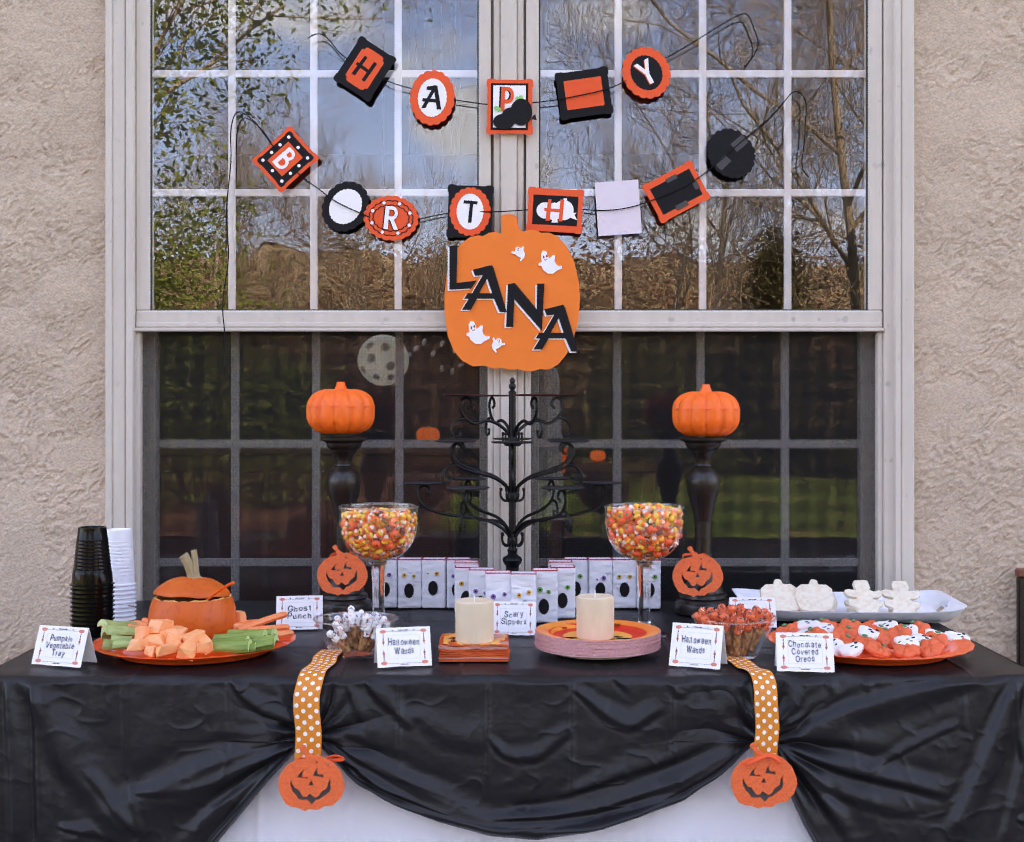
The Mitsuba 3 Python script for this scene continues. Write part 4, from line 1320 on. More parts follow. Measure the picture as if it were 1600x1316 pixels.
    for _ in range(300):
        q = g.uniform(0, seglen[-1])
        r, z = np.interp(q, seglen, ci[:, 0]), np.interp(q, seglen, ci[:, 1])
        if z > top: continue
        a = g.uniform(0, 2 * np.pi)
        front = np.sin(a) < 0.15
        r2 = r - (0.0165 + 0.016 * g.random() if front else 0.002 + 0.012 * g.random())
        if r2 < 0.004: continue
        mm = cm.copy()
        t = rand_rot(g)
        t[:3, 3] = [x0 + r2 * np.cos(a), GD + r2 * np.sin(a), z + (0.004 if front else 0.001)]
        mm.apply_transform(t)
        (core if g.random() < 0.86 else core_b).append(mm)
    for lst, mt in ((core, 'mat_candy_corn'), (core_b, 'mat_brown_corn')):
        kk = fresh('candy_corn_fill')
        labels[kk] = {'label': f'{"orange" if lst is core else "brown"} candy corn packed deeper inside the {side.split()[-2]} goblet', 'category': 'candy corn', 'kind': 'stuff'}
        scene[kk] = mikit.ply(cat(lst), mt, smooth=True, uv=np.tile(cuv, (len(lst), 1)))


goblet(591.5, 'on the left side', 807, 12, 61)
goblet(1006.8, 'on the right side', 801, 17, 62)

# ------------------------------------------------------------------ stacks of upside-down cups
ORD = ['first', 'second', 'third', 'fourth', 'fifth', 'sixth', 'seventh', 'eighth', 'ninth', 'tenth', 'eleventh', 'twelfth', 'thirteenth', 'fourteenth', 'fifteenth', 'sixteenth', 'seventeenth', 'eighteenth', 'nineteenth', 'twentieth']


def cup_stack(u, d, r0, r1, h, pitch, n, ribs, m, colour, where):
    x0 = X(u, d)
    def prof(open_):
        p = [(0.0, h - 0.004), (r0 - 0.006, h - 0.004), (r0 - 0.003, h), (r0, h - 0.001), (r0 + 0.0006, h - 0.010)]
        z_top, z_bot = h - 0.026, 0.026
        for i in range(ribs):
            z = z_top - (z_top - z_bot - 0.012) * i / (ribs - 1)
            r = r0 + (r1 - r0 - 0.004) * (h - z) / h
            p += [(r, z), (r + 0.0011, z - 0.0012), (r + 0.0011, z - 0.0026), (r + 0.0004, z - 0.0034)]
        p += [(r1 - 0.0052, 0.026), (r1 - 0.0040, 0.0045), (r1 - 0.002, 0.0036), (r1, 0.0026), (r1, 0.0008), (r1 - 0.002, 0.0), (r1 - 0.0055, 0.0005), (r1 - 0.0075, 0.024), (r0 - 0.001, h - 0.014), (0.0, h - 0.008)]
        return rev(p, 56)
    dcup = shape(prof(True), m, 35)
    for i in range(n):
        top = i == n - 1
        lb = f'{colour} plastic cup, topmost of the upside-down {colour} stack' if top else f'{colour} plastic cup, {ORD[n - 1 - i]} from the top of the upside-down {colour} stack'
        k = thing('plastic_cup', lb, 'cup', f'{colour} cups nested in a stack')
        scene[k] = {**dcup, 'to_world': M((x0 + 0.0004 * math.sin(i * 2.1), d + 0.0004 * math.cos(i * 1.3), TZ + 0.002 + i * pitch), rz=i * 17)}


cup_stack(144.5, 2.87, 0.0300, 0.0472, 0.126, 0.0096, 12, 9, 'mat_black_plastic', 'black', 'left of the white cups')
cup_stack(187.0, 3.05, 0.0285, 0.0378, 0.129, 0.0101, 9, 9, 'mat_white_plastic', 'white', 'beside the black cups')
x, y, z = X(204, 3.012), 3.012, Z(947, 3.012)
k = thing('insect', 'small brown insect resting on the side of the white cup stack', 'insect')
part(k, 'body', moved(ball(1, 2, (0.0062, 0.0022, 0.0018)), (x, y, z), ry=8), 'mat_wood_dark', smooth=True)
part(k, 'head', moved(ball(0.0018, 1), (x + 0.007, y, z - 0.0004)), 'mat_wood_dark', smooth=True)

# ------------------------------------------------------------------ orange platters
PLR = 0.200


def platter(u, d, label):
    n, kk = 160, 18
    a = np.arange(n) * 2 * np.pi / n
    pr = np.array([(0, 0.004), (0.10, 0.004), (0.140, 0.0045), (0.150, 0.009), (0.156, 0.014), (0.168, 0.0165), (0.182, 0.0185), (0.193, 0.0205), (0.1985, 0.0225), (0.200, 0.0225), (0.1995, 0.0210), (0.193, 0.0178), (0.170, 0.0125), (0.158, 0.006), (0.152, 0.001), (0.148, 0.0), (0.0, 0.0)])
    c = []
    for i in range(len(pr) - 1):
        for t in np.linspace(0, 1, 3, endpoint=False): c.append(pr[i] * (1 - t) + pr[i + 1] * t)
    c.append(pr[-1])
    c = np.array(c)
    rr, zz_ = c[:, :1], c[:, 1:]
    w = np.clip((rr - 0.150) / 0.04, 0, 1)
    up = (np.arange(len(c)) < 30)[:, None]
    scal = 1 + 0.012 * w * np.abs(np.cos(a * 12))[None]
    emb = 0.0030 * np.exp(-((rr - 0.176) / 0.010) ** 2) * (np.abs(np.sin(a * 18 + 0.7 * np.sin(a * 5)))[None] ** 1.5) * up + 0.0018 * np.exp(-((rr - 0.186) / 0.006) ** 2) * np.sin(a * 31)[None] * up
    P_ = np.stack([rr * scal * np.cos(a), rr * scal * np.sin(a), zz_ + emb], -1)
    i, j = np.meshgrid(np.arange(len(c) - 1), np.arange(n), indexing='ij')
    q = np.stack([i * n + j, i * n + (j + 1) % n, (i + 1) * n + (j + 1) % n, (i + 1) * n + j], -1).reshape(-1, 4)
    m = tm(P_.reshape(-1, 3), np.vstack([q[:, [0, 2, 1]], q[:, [0, 3, 2]]]))
    solo('serving_platter', moved(m, (X(u, d), d, TZ + 0.002)), 'mat_orange_plastic', label, 'platter', smooth=True)


LPX, LPD, RPX, RPD = 305, 2.66, 1358, 2.655
platter(LPX, LPD, 'round orange plastic platter on the left, holding vegetables and melon')
platter(RPX, RPD, 'round orange plastic platter on the right, covered with dipped cookies')
FZ = TZ + 0.0075     # floor of a platter

# carved pumpkin, its lid, spoon
d = 2.69
px, s = X(301.5, d), d / F
out = [(0, 0), (38, 0), (54, 5), (63, 18), (67.5, 38), (67, 52), (63.5, 68), (60, 76.5)]
out = [(a * s, FZ + b * s) for a, b in out]
inn = [(56 * s, out[-1][1] - 0.001), (57 * s, FZ + 64 * s), (58 * s, FZ + 40 * s), (0, FZ + 40 * s)]
o = spline(np.array(out), 36)
mm = rev(np.vstack([o]), 96)
a_ = np.arctan2(mm.vertices[:, 1], mm.vertices[:, 0])
rib = 1 - 0.030 * (1 - np.abs(np.cos(a_ * 5.5)) ** 0.6)
mm.vertices[:, :2] *= rib[:, None]
k = thing('carved_pumpkin', 'carved orange pumpkin bowl with stemmed lid set ajar on the left platter', 'pumpkin')
part(k, 'shell', moved(lumpy(mm, 0.0012, 22, 4), (px, d, 0)), 'mat_real_pumpkin', smooth=True)
rim = rev([(60 * s * 0.985, out[-1][1] - 0.0012), (59 * s, out[-1][1] + 0.0012), (56.5 * s, out[-1][1] + 0.0004), *inn[1:]], 96)
a_ = np.arctan2(rim.vertices[:, 1], rim.vertices[:, 0])
rim.vertices[:, 2] += 0.0011 * np.sin(a_ * 9) + 0.0008 * np.sin(a_ * 23)
rim.vertices[:, :2] *= (1 - 0.020 * (1 - np.abs(np.cos(a_ * 5.5)) ** 0.6))[:, None]
part(k, 'flesh', moved(rim, (px, d, 0)), 'mat_pumpkin_flesh', smooth=40)
dip = ball(54 * s, 3, (1, 1, 0.12))
part(k, 'dip', moved(lumpy(dip, 0.004, 40, 9), (px, d, FZ + 66 * s)), 'mat_pretzel', smooth=True)
lp = [(58.5 * s, 0), (58.8 * s, 0.0018), (55 * s, 0.010), (46 * s, 0.020), (33 * s, 0.029), (18 * s, 0.0335), (8 * s, 0.033), (0, 0.032)]
lm = rev(np.vstack([[(0, 0.003), (40 * s, 0.001)], spline(np.array(lp), 26)]), 96)
a_ = np.arctan2(lm.vertices[:, 1], lm.vertices[:, 0])
lm.vertices[:, :2] *= (1 - 0.026 * (1 - np.abs(np.cos(a_ * 5.5)) ** 0.6))[:, None]
lm.vertices[:, 2] += 0.001 * np.sin(a_ * 7)
LB = dict(loc=(px - 0.002, d, out[-1][1] + 0.0045), rx=-3, ry=2)
lk = part(k, 'lid', moved(lumpy(lm, 0.001, 24, 2), **LB), 'mat_real_pumpkin', smooth=45)
def lobes(c, r, seed):
    n, sd = len(c), 30
    m = tube(c, r, sd)
    a = np.arange(sd) * 2 * np.pi / sd
    v = m.vertices.copy()
    cc = np.repeat(c, sd, axis=0)
    kk = 1 + 0.22 * np.abs(np.sin(a * 3 + seed))
    v[:n * sd] = cc + (v[:n * sd] - cc) * np.tile(kk, n)[:, None] * 0.86
    m.vertices = v
    return lumpy(m, 0.0008, 120, seed)
sz = LB['loc'][2] + 0.031
c1 = spline(np.array([(px + 0.000, d, sz - 0.003), (px - 0.003, d, sz + 0.012), (px - 0.010, d - 0.003, sz + 0.034), (px - 0.0185, d - 0.006, sz + 0.050)]), 26)
c2 = spline(np.array([(px + 0.010, d, sz - 0.004), (px + 0.006, d, sz + 0.012), (px + 0.004, d, sz + 0.036), (px + 0.001, d + 0.002, sz + 0.059)]), 26)
part(lk, 'stem', cat([lobes(c1, np.interp(np.linspace(0, 1, 26), [0, 0.15, 1], [0.0170, 0.0105, 0.0094]), 1), lobes(c2, np.interp(np.linspace(0, 1, 26), [0, 0.15, 1], [0.0130, 0.0072, 0.0058]), 2)]), 'mat_stem', smooth=True)
c = spline(np.array([(X(322, 2.61), 2.618, Z(937, 2.618)), (X(338, 2.60), 2.60, Z(927, 2.60)), (X(352, 2.59), 2.59, Z(917, 2.59)), (X(365, 2.585), 2.585, Z(910.5, 2.585))]), 24)
solo('spoon', tube(c, np.linspace(0.0030, 0.0048, 24), 10, flat=0.55), 'mat_spoon', 'bright orange plastic spoon sticking out of the carved pumpkin', 'spoon', smooth=50)


def chunk(u, v, d, w, h, seed, kind):
    """A cut piece of fruit: a box-like convex solid with uneven corners."""
    g = np.random.default_rng(seed)
    sx, sz_ = w / F * d / 2, h / F * d / 2
    sy = 0.5 * (sx + sz_)
    p = np.array([[i, j, kk] for i in (-1, 1) for j in (-1, 1) for kk in (-1, 1)], float)
    p *= 1 + g.uniform(-0.45, 0.12, (8, 3))
    p *= [sx, sy, sz_]
    q = np.vstack([p * 0.97 + g.normal(0, 0.0004, p.shape), *[p + (np.roll(np.eye(3), t, 0)[0] * -np.sign(p)) * 0.0022 for t in range(3)]])
    m = trimesh.convex.convex_hull(q)
    m = m.subdivide().subdivide()
    m.merge_vertices()
    trimesh.smoothing.filter_taubin(m, iterations=4)
    m = moved(lumpy(m, 0.0009, 90, seed), (X(u, d), d, max(Z(v, d), FZ + sz_ * 0.9)), rx=g.uniform(-18, 18), ry=g.uniform(-25, 25), rz=g.uniform(0, 90))
    solo('melon_chunk', m, 'mat_melon', 'pale orange melon chunk in the heap in front of the carved pumpkin' if kind == 0 else 'pale orange melon chunk at the right rear of the carved pumpkin', 'melon', 'melon chunks in front of the carved pumpkin' if kind == 0 else 'melon chunks behind the carrot sticks', smooth=30)


for i, (a, b, dd, w, h) in enumerate([(540, 622, 2.54, 30, 24), (412, 672, 2.53, 24, 20), (380, 757, 2.50, 32, 20), (512, 735, 2.515, 30, 28), (600, 692, 2.53, 26, 26), (672, 672, 2.545, 25, 20), (596, 798, 2.485, 46, 24), (785, 728, 2.515, 32, 30),
                                      (752, 806, 2.487, 32, 24), (880, 760, 2.51, 18, 24), (470, 815, 2.49, 22, 18), (690, 735, 2.525, 26, 24), (560, 690, 2.55, 26, 22), (630, 745, 2.51, 26, 22), (840, 790, 2.50, 20, 20)]):
    chunk(140 + a / 4.848, 850 + b / 4.848, dd, w, h, 100 + i, 0)
chunk(140 + 1140 / 4.848, 850 + 555 / 4.848, 2.72, 20, 24, 140, 1)
chunk(140 + 1120 / 4.848, 850 + 640 / 4.848, 2.69, 18, 20, 141, 1)


def carrot(a0, b0, d0, a1, b1, d1, r, seed, where):
    p0, p1 = np.array([X(140 + a0 / 4.848, d0), d0, max(Z(850 + b0 / 4.848, d0), FZ + r)]), np.array([X(140 + a1 / 4.848, d1), d1, max(Z(850 + b1 / 4.848, d1), FZ + r)])
    n = 14
    c = p0 + (p1 - p0) * np.linspace(0, 1, n)[:, None]
    c[:, 2] += 0.0012 * np.sin(np.linspace(0, 3.5, n) + seed)
    rr = np.full(n, r)
    rr[0] = rr[-1] = r * 0.86
    m = lumpy(tube(c, rr, 6, flat=0.85), 0.0006, 90, seed)
    solo('carrot_stick', m, 'mat_carrot', f'orange carrot stick {where}', 'carrot', f'carrot sticks {where}', smooth=35)


R_ = 'at the right end of the left platter'
for i, q in enumerate([(1120, 650, 2.66, 1485, 535, 2.76, 0.0085), (1150, 612, 2.70, 1300, 590, 2.76, 0.008), (1190, 665, 2.62, 1500, 625, 2.70, 0.0085), (1230, 700, 2.60, 1535, 670, 2.66, 0.0085), (1140, 680, 2.64, 1420, 660, 2.65, 0.008), (1200, 690, 2.60, 1480, 690, 2.63, 0.008), (1100, 640, 2.70, 1260, 645, 2.70, 0.008)]):
    carrot(*q, 200 + i, R_)
L_ = 'behind the celery on the left platter'
for i, q in enumerate([(330, 600, 2.70, 450, 625, 2.66, 0.008), (410, 580, 2.74, 470, 600, 2.72, 0.007), (260, 605, 2.70, 380, 612, 2.68, 0.007), (290, 625, 2.66, 430, 640, 2.62, 0.007)]):
    carrot(*q, 220 + i, L_)


def celery(a0, b0, d0, a1, b1, d1, r, seed, where, roll=0.0, m='mat_celery'):
    """A stalk: a C-shaped channel with ribs, thicker at the cut end."""
    p0, p1 = np.array([X(140 + a0 / 4.848, d0), d0, max(Z(850 + b0 / 4.848, d0), FZ + r * 0.8)]), np.array([X(140 + a1 / 4.848, d1), d1, max(Z(850 + b1 / 4.848, d1), FZ + r * 0.8)])
    t = (p1 - p0) / np.linalg.norm(p1 - p0)
    up = np.array([0, 0, 1.0]) - t * t[2]
    up /= np.linalg.norm(up)
    sd = np.cross(t, up)
    ca, sa = math.cos(roll), math.sin(roll)
    U, S = up * ca + sd * sa, sd * ca - up * sa
    th = np.linspace(-0.60 * np.pi, 0.60 * np.pi, 22)
    ro = r * (1 + 0.035 * np.cos(th * 9))
    ti = np.linspace(1, -1, 22)
    ring = np.vstack([np.stack([ro * np.sin(th), -ro * np.cos(th)], -1), np.stack([0.90 * r * ti, (0.30 - 0.52 * (1 - ti ** 2)) * r], -1)])
    n, m_ = 12, len(ring)
    V_ = []
    for f in np.linspace(0, 1, n):
        sc = 1.0 - 0.22 * f
        o_ = p0 + (p1 - p0) * f + U * (0.0015 * math.sin(f * 3 + seed))
        V_.append(o_ + sc * (ring[:, :1] * S + ring[:, 1:] * U))
    V_ = np.vstack(V_)
    i, j = np.meshgrid(np.arange(n - 1), np.arange(m_), indexing='ij')
    q = np.stack([i * m_ + j, i * m_ + (j + 1) % m_, (i + 1) * m_ + (j + 1) % m_, (i + 1) * m_ + j], -1).reshape(-1, 4)
    f = [q[:, [0, 1, 2]], q[:, [0, 2, 3]]]
    k = thing('celery_stick', f'green celery stick {where}', 'celery', f'celery sticks {where}')
    part(k, 'stalk', lumpy(tm(V_, np.vstack(f)), 0.0004, 50, seed), m, smooth=65)
    for e, off in ((0, -0.0002), (n - 1, 0.0002)):
        b = e * m_
        tri = []
        for j in range(21):
            tri += [[b + j, b + j + 1, b + m_ - 1 - j], [b + j + 1, b + m_ - 2 - j, b + m_ - 1 - j]]
        cap = tm(V_ + t * off, tri)
        cap.remove_unreferenced_vertices()
        part(k, 'cut_end', cap, 'mat_celery_cut', smooth=False)


L_ = 'in the bundle at the left end of the left platter'
for i, q in enumerate([(110, 690, 2.56, 370, 680, 2.60, 0.0185), (95, 640, 2.62, 330, 635, 2.68, 0.0175), (160, 735, 2.54, 320, 745, 2.55, 0.014), (100, 765, 2.55, 260, 775, 2.56, 0.014), (185, 780, 2.52, 310, 780, 2.52, 0.012)]):
    celery(*q, 300 + i, L_, roll=[2.75, 3.5, 2.9, 3.3, 2.8][i], m='mat_celery_pale')
R_ = 'in the bundle right of the melon chunks'
for i, q in enumerate([(1330, 705, 2.56, 950, 725, 2.58, 0.014), (1400, 690, 2.585, 1060, 690, 2.62, 0.0135), (1215, 775, 2.515, 920, 790, 2.525, 0.0145), (1200, 745, 2.535, 925, 770, 2.55, 0.013), (1415, 745, 2.545, 1230, 760, 2.555, 0.014), (1390, 770, 2.53, 1240, 785, 2.525, 0.012), (1260, 790, 2.52, 1100, 800, 2.52, 0.011)]):
    celery(*q, 320 + i, R_, roll=[3.5, 3.3, 2.8, 3.6, 3.0, 3.7, 2.9][i])

# dipped cookies on the right platter
def cookie_body(ghost, seed):
    g = np.random.default_rng(seed)
    m = ball(1, 4)
    v = m.vertices
    sq = np.sign(v) * np.abs(v) ** 0.8
    a = np.arctan2(v[:, 1], v[:, 0])
    rr = 1 + (0.06 * np.cos(a * 6) if not ghost else 0.05 * np.cos(a * 3))
    v2 = np.stack([sq[:, 0] * 0.0245 * rr, sq[:, 1] * 0.0245 * rr, sq[:, 2] * 0.0092 + (0.0025 * np.cos(a * 6) * np.clip(v[:, 2], 0, 1) * (not ghost))], -1)
    if ghost:
        v2[:, 0] *= 1.0 + 0.10 * np.sin(seed * 2.3)
        v2[:, 1] *= 0.74 + 0.10 * np.cos(seed * 1.7)
        v2[:, 1] += 0.10 * v2[:, 0] * np.sin(seed)
        v2[:, 0] += np.sign(v2[:, 0]) * 0.0
    m.vertices = v2
    return lumpy(m, 0.0040, 55, seed)


ck_o = [shape(cookie_body(False, i), 'mat_orange_choc', True) for i in range(3)]
ck_w = [shape(cookie_body(True, 5 + i), 'mat_white_choc', True) for i in range(3)]
stem_c = shape(moved(ball(1, 1, (0.0060, 0.0030, 0.0026)), (0, 0.0225, 0.0075)), 'mat_green_candy', True)
eye_c = shape(ball(1, 1, (0.0040, 0.0021, 0.0012)), 'mat_black_paper', True)
COOK = [('o', 430, 425, 5), ('o', 665, 368, 4), ('o', 800, 352, 3), ('o', 930, 352, 3), ('o', 1075, 362, 3), ('o', 1205, 402, 4), ('o', 765, 425, 9), ('o', 850, 400, 10), ('o', 1020, 455, 9), ('o', 735, 465, 7), ('o', 890, 485, 6), ('o', 1090, 430, 9),
        ('o', 960, 520, 4), ('o', 1130, 522, 4), ('o', 1270, 512, 4), ('o', 1300, 470, 6), ('o', 960, 425, 8), ('o', 520, 390, 4), ('o', 600, 445, 6),
        ('w', 540, 372, 9), ('w', 635, 402, 10), ('w', 905, 417, 16), ('w', 1000, 382, 8), ('w', 1140, 412, 11), ('w', 1305, 432, 8), ('w', 1430, 448, 5), ('w', 1130, 477, 10), ('w', 1225, 457, 11), ('w', 800, 517, 5), ('w', 690, 508, 4), ('w', 530, 430, 7), ('w', 470, 470, 4), ('o', 560, 505, 3)]
g = np.random.default_rng(9)
for i, (kd, a, b, lift) in enumerate(COOK):
    v = 880 + b / 3.81
    zc = FZ + 0.006 + lift * 0.0017
    dd = (CAMZ - zc) * F / (v - VH)
    dd = min(max(dd, 2.655 - 0.172), 2.655 + 0.165)
    xx = X(1120 + a / 3.81, dd)
    A = M((xx, dd, zc), rx=g.uniform(12, 38), ry=g.uniform(-22, 22), rz=0) @ T4().rotate([0, 0, 1], float(g.uniform(-50, 50)))
    if kd == 'o':
        k = thing('dipped_cookie', 'orange coated pumpkin cookie with green stem on the right platter', 'cookie', 'orange pumpkin cookies on the right platter')
        part(k, 'coating', ck_o[i % 3], None, tw=A)
        part(k, 'stem', stem_c, None, tw=A)
    else:
        k = thing('dipped_cookie', 'white coated ghost cookie with dark eyes on the right platter', 'cookie', 'white ghost cookies on the right platter')
        part(k, 'coating', ck_w[i % 3], None, tw=A)
        for sx in (-1, 1):
            part(k, 'eye', eye_c, None, tw=A @ T4().translate([0.010 + 0.004 * sx, 0.0055 * sx, 0.0090]))
        part(k, 'mouth', eye_c, None, tw=A @ T4().translate([0.001, 0.0, 0.0096]) @ T4().scale([1.2, 0.7, 1]))

# ------------------------------------------------------------------ white tray and sugar cookies
TX, TD = X(1320, 3.13), 3.135


def rounded_rect(w, h, r): return sbox(-w / 2 + r, -h / 2 + r, w / 2 - r, h / 2 - r).buffer(r, 10)


def ring_pts(poly, n):
    L = poly.exterior.length
    return np.array([poly.exterior.interpolate(i / n * L).coords[0] for i in range(n)])


TW, TL = 0.512, 0.33
n = 200
layers = [(0.0, 0.0, 0.03), (0.0, 0.010, 0.03), (0.012, 0.012, 0.045)]
rings, zs_ = [], []
for (off, z, r) in [(0.10, 0.0, 0.03), (0.035, 0.0, 0.04), (0.012, 0.012, 0.05), (0.002, 0.0245, 0.055), (0.0, 0.0268, 0.056), (0.003, 0.0275, 0.054), (0.010, 0.0235, 0.05), (0.030, 0.0125, 0.045), (0.045, 0.0085, 0.04), (0.10, 0.0080, 0.03)]:
    rings.append(ring_pts(rounded_rect(TW - 2 * off, TL - 2 * off, r), n))
    zs_.append(z)
V_ = np.vstack([np.column_stack([r_, np.full(n, z)]) for r_, z in zip(rings, zs_)])
i, j = np.meshgrid(np.arange(len(rings) - 1), np.arange(n), indexing='ij')
q = np.stack([i * n + j, i * n + (j + 1) % n, (i + 1) * n + (j + 1) % n, (i + 1) * n + j], -1).reshape(-1, 4)
fs = [q[:, [0, 1, 2]], q[:, [0, 2, 3]]]
V_ = np.vstack([V_, [[0, 0, 0.0]], [[0, 0, 0.008]]])
j = np.arange(n)
fs.append(np.stack([(j + 1) % n, j, 0 * j + len(V_) - 2], -1))
fs.append(np.stack([(len(rings) - 1) * n + j, (len(rings) - 1) * n + (j + 1) % n, 0 * j + len(V_) - 1], -1))
tray = tm(V_, np.vstack(fs))
tray.vertices[:, 2] += 0.012 * (np.abs(tray.vertices[:, 0]) / (TW / 2)) ** 4 * (tray.vertices[:, 2] > 0.009)
try:
    import manifold3d as m3
    def man(m): return m3.Manifold(m3.Mesh(np.asarray(m.vertices, np.float32), np.asarray(m.faces, np.uint32)))
    cutter = [trimesh.creation.extrude_polygon(rounded_rect(0.024, 0.075, 0.008), 0.2, engine='earcut') for _ in (0, 1)]
    r_ = man(tray)
    for c_, sx in zip(cutter, (-1, 1)): r_ = r_ - man(moved(c_, (sx * (TW / 2 - 0.032), 0, -0.1)))
    mm_ = r_.to_mesh()
    if len(mm_.tri_verts) > 500: tray = tm(mm_.vert_properties[:, :3], mm_.tri_verts)
except Exception as e:
    print('tray', e)
k = solo('serving_tray', moved(tray, (TX, TD, TZ + 0.003), rz=-4), 'mat_ceramic', 'white ceramic rectangular tray with cut-out handles holding pale sugar cookies', 'tray', smooth=40)
PK = smooth_poly([(-0.40, -0.45), (-0.15, -0.5), (0.15, -0.5), (0.40, -0.45), (0.52, -0.1), (0.48, 0.22), (0.33, 0.36), (0.12, 0.36), (0.10, 0.50), (-0.06, 0.52), (-0.12, 0.36), (-0.34, 0.36), (-0.49, 0.22), (-0.53, -0.1)], 0.06)
BR = smooth_poly([(-0.20, 0.30), (-0.20, 0.50), (0.16, 0.50), (0.20, 0.28), (0.14, 0.20), (0.30, 0.14), (0.46, 0.20), (0.50, 0.08), (0.36, -0.02), (0.20, -0.02), (0.22, -0.12), (0.42, -0.14), (0.46, -0.26), (0.30, -0.32), (0.26, -0.5), (-0.26, -0.5), (-0.24, -0.32), (-0.44, -0.24), (-0.46, -0.10),
                  (-0.22, -0.08), (-0.20, 0.0), (-0.46, 0.06), (-0.52, 0.20), (-0.40, 0.24), (-0.16, 0.18)], 0.035).buffer(0.012)


def cookie(poly, w, h, u, v, d, tilt, rot, seed, label, group):
    m = ext(affinity.scale(poly, w, h, origin=(0, 0)), 0.011)
    m = m.subdivide_to_size(0.006)
    v_ = m.vertices.copy()
    m.vertices = v_
    m.merge_vertices()
    m = lumpy(m, 0.0022, 60, seed)
    return solo('sugar_cookie', moved(m, (X(u, d), d, Z(v, d)), rz=rot, rx=-tilt), 'mat_cookie', label, 'cookie', group, smooth=50)


cookie(PK, 0.090, 0.083, 1218, 934, 3.045, 38, 6, 1, 'pale pumpkin shaped sugar cookie leaning at the left end of the white tray', None)
cookie(PK, 0.085, 0.080, 1272, 934, 3.04, 36, -4, 2, 'pale pumpkin shaped sugar cookie with a small hole, second from the left on the tray', None)
cookie(BR, 0.086, 0.084, 1349, 936, 3.04, 36, 5, 3, 'pale figure shaped sugar cookie left of the other figure on the white tray', None)
cookie(BR, 0.086, 0.084, 1408, 937, 3.04, 36, -6, 4, 'pale figure shaped sugar cookie at the right end of the white tray', None)
for i, (u, v, p) in enumerate([(1226, 938, PK), (1280, 938, PK), (1347, 946, BR), (1413, 946, BR)]):
    cookie(p, 0.070 if p is BR else 0.086, 0.062 if p is BR else 0.078, u - 3, v + 4, 3.085, 42, 12 - 8 * i, 10 + i, 'pale sugar cookie propped behind the front cookies on the white tray', 'sugar cookies propped behind the front ones')

# ------------------------------------------------------------------ pretzel wands in clear bowls
def clear_bowl(u, d, r0, r1, h, label):
    x = X(u, d)
    k = thing('clear_bowl', label, 'bowl')
    z0 = TZ + 0.002
    part(k, 'wall', moved(rev([(0, z0), (r0 - 0.004, z0), (r0, z0 + 0.003), (r1, z0 + h)], 64), (x, d, 0)), 'mat_clear', smooth=40)
    part(k, 'rim', moved(trimesh.creation.torus(r1, 0.0016, major_sections=72, minor_sections=8), (x, d, z0 + h)), 'mat_clear_solid', smooth=True)


def wand(p0, p1, r, cover, coat, label, group, seed):
    g = np.random.default_rng(seed)
    p0, p1 = np.array(p0), np.array(p1)
    n = 30
    t = np.linspace(0, 1, n)
    c = p0 + (p1 - p0) * t[:, None]
    side = g.normal(0, 1, 3)
    c += np.outer(0.0022 * np.sin(t * 6 + seed), side / np.linalg.norm(side))
    k = thing('pretzel_wand', label, 'pretzel', group)
    m = tube(c, r * (1 + 0.06 * np.sin(t * 40 + seed)), 10)
    part(k, 'pretzel', lumpy(m, 0.0007, 160, seed), 'mat_pretzel', smooth=True)
    i0 = int(n * (1 - cover))
    cc = spline(c[i0:], 24)
    e = (cc[-1] - cc[-2]) / np.linalg.norm(cc[-1] - cc[-2])
    cc = np.vstack([cc, cc[-1] + e * 0.004, cc[-1] + e * 0.0062])
    rr = r * 1.2 * (1 + 0.08 * np.sin(np.linspace(0, 9, 26) + seed))
    rr[0] *= 0.8
    rr[-2] *= 0.72
    rr[-1] *= 0.2
    m = lumpy(tube(cc, rr, 12), 0.0014, 110, seed + 3)
    ck_ = part(k, 'coating', m, coat, smooth=True)
    pts, fi = trimesh.sample.sample_surface(m, 26 if 'white' in coat else 34, seed=seed)
    nn = m.face_normals[fi]
    sp = {0: [], 1: []}
    for p, q_ in zip(pts, nn):
        a = np.cross(q_, g.normal(0, 1, 3))
        a /= np.linalg.norm(a) + 1e-9
        L = g.uniform(0.0012, 0.0030)
        w = 0 if g.random() < 0.8 else 1
        sp[w].append(tube([p - a * L + q_ * 0.0003, p + a * L + q_ * 0.0003], 0.0009, 4))
    part(ck_, 'sprinkles', cat(sp[0] or sp[1]), 'mat_sprinkle', smooth=False, kind='stuff')
    if sp[1] and sp[0]: part(ck_, 'sprinkles', cat(sp[1]), 'mat_white_choc' if 'orange' in coat else 'mat_orange_choc', smooth=False, kind='stuff')


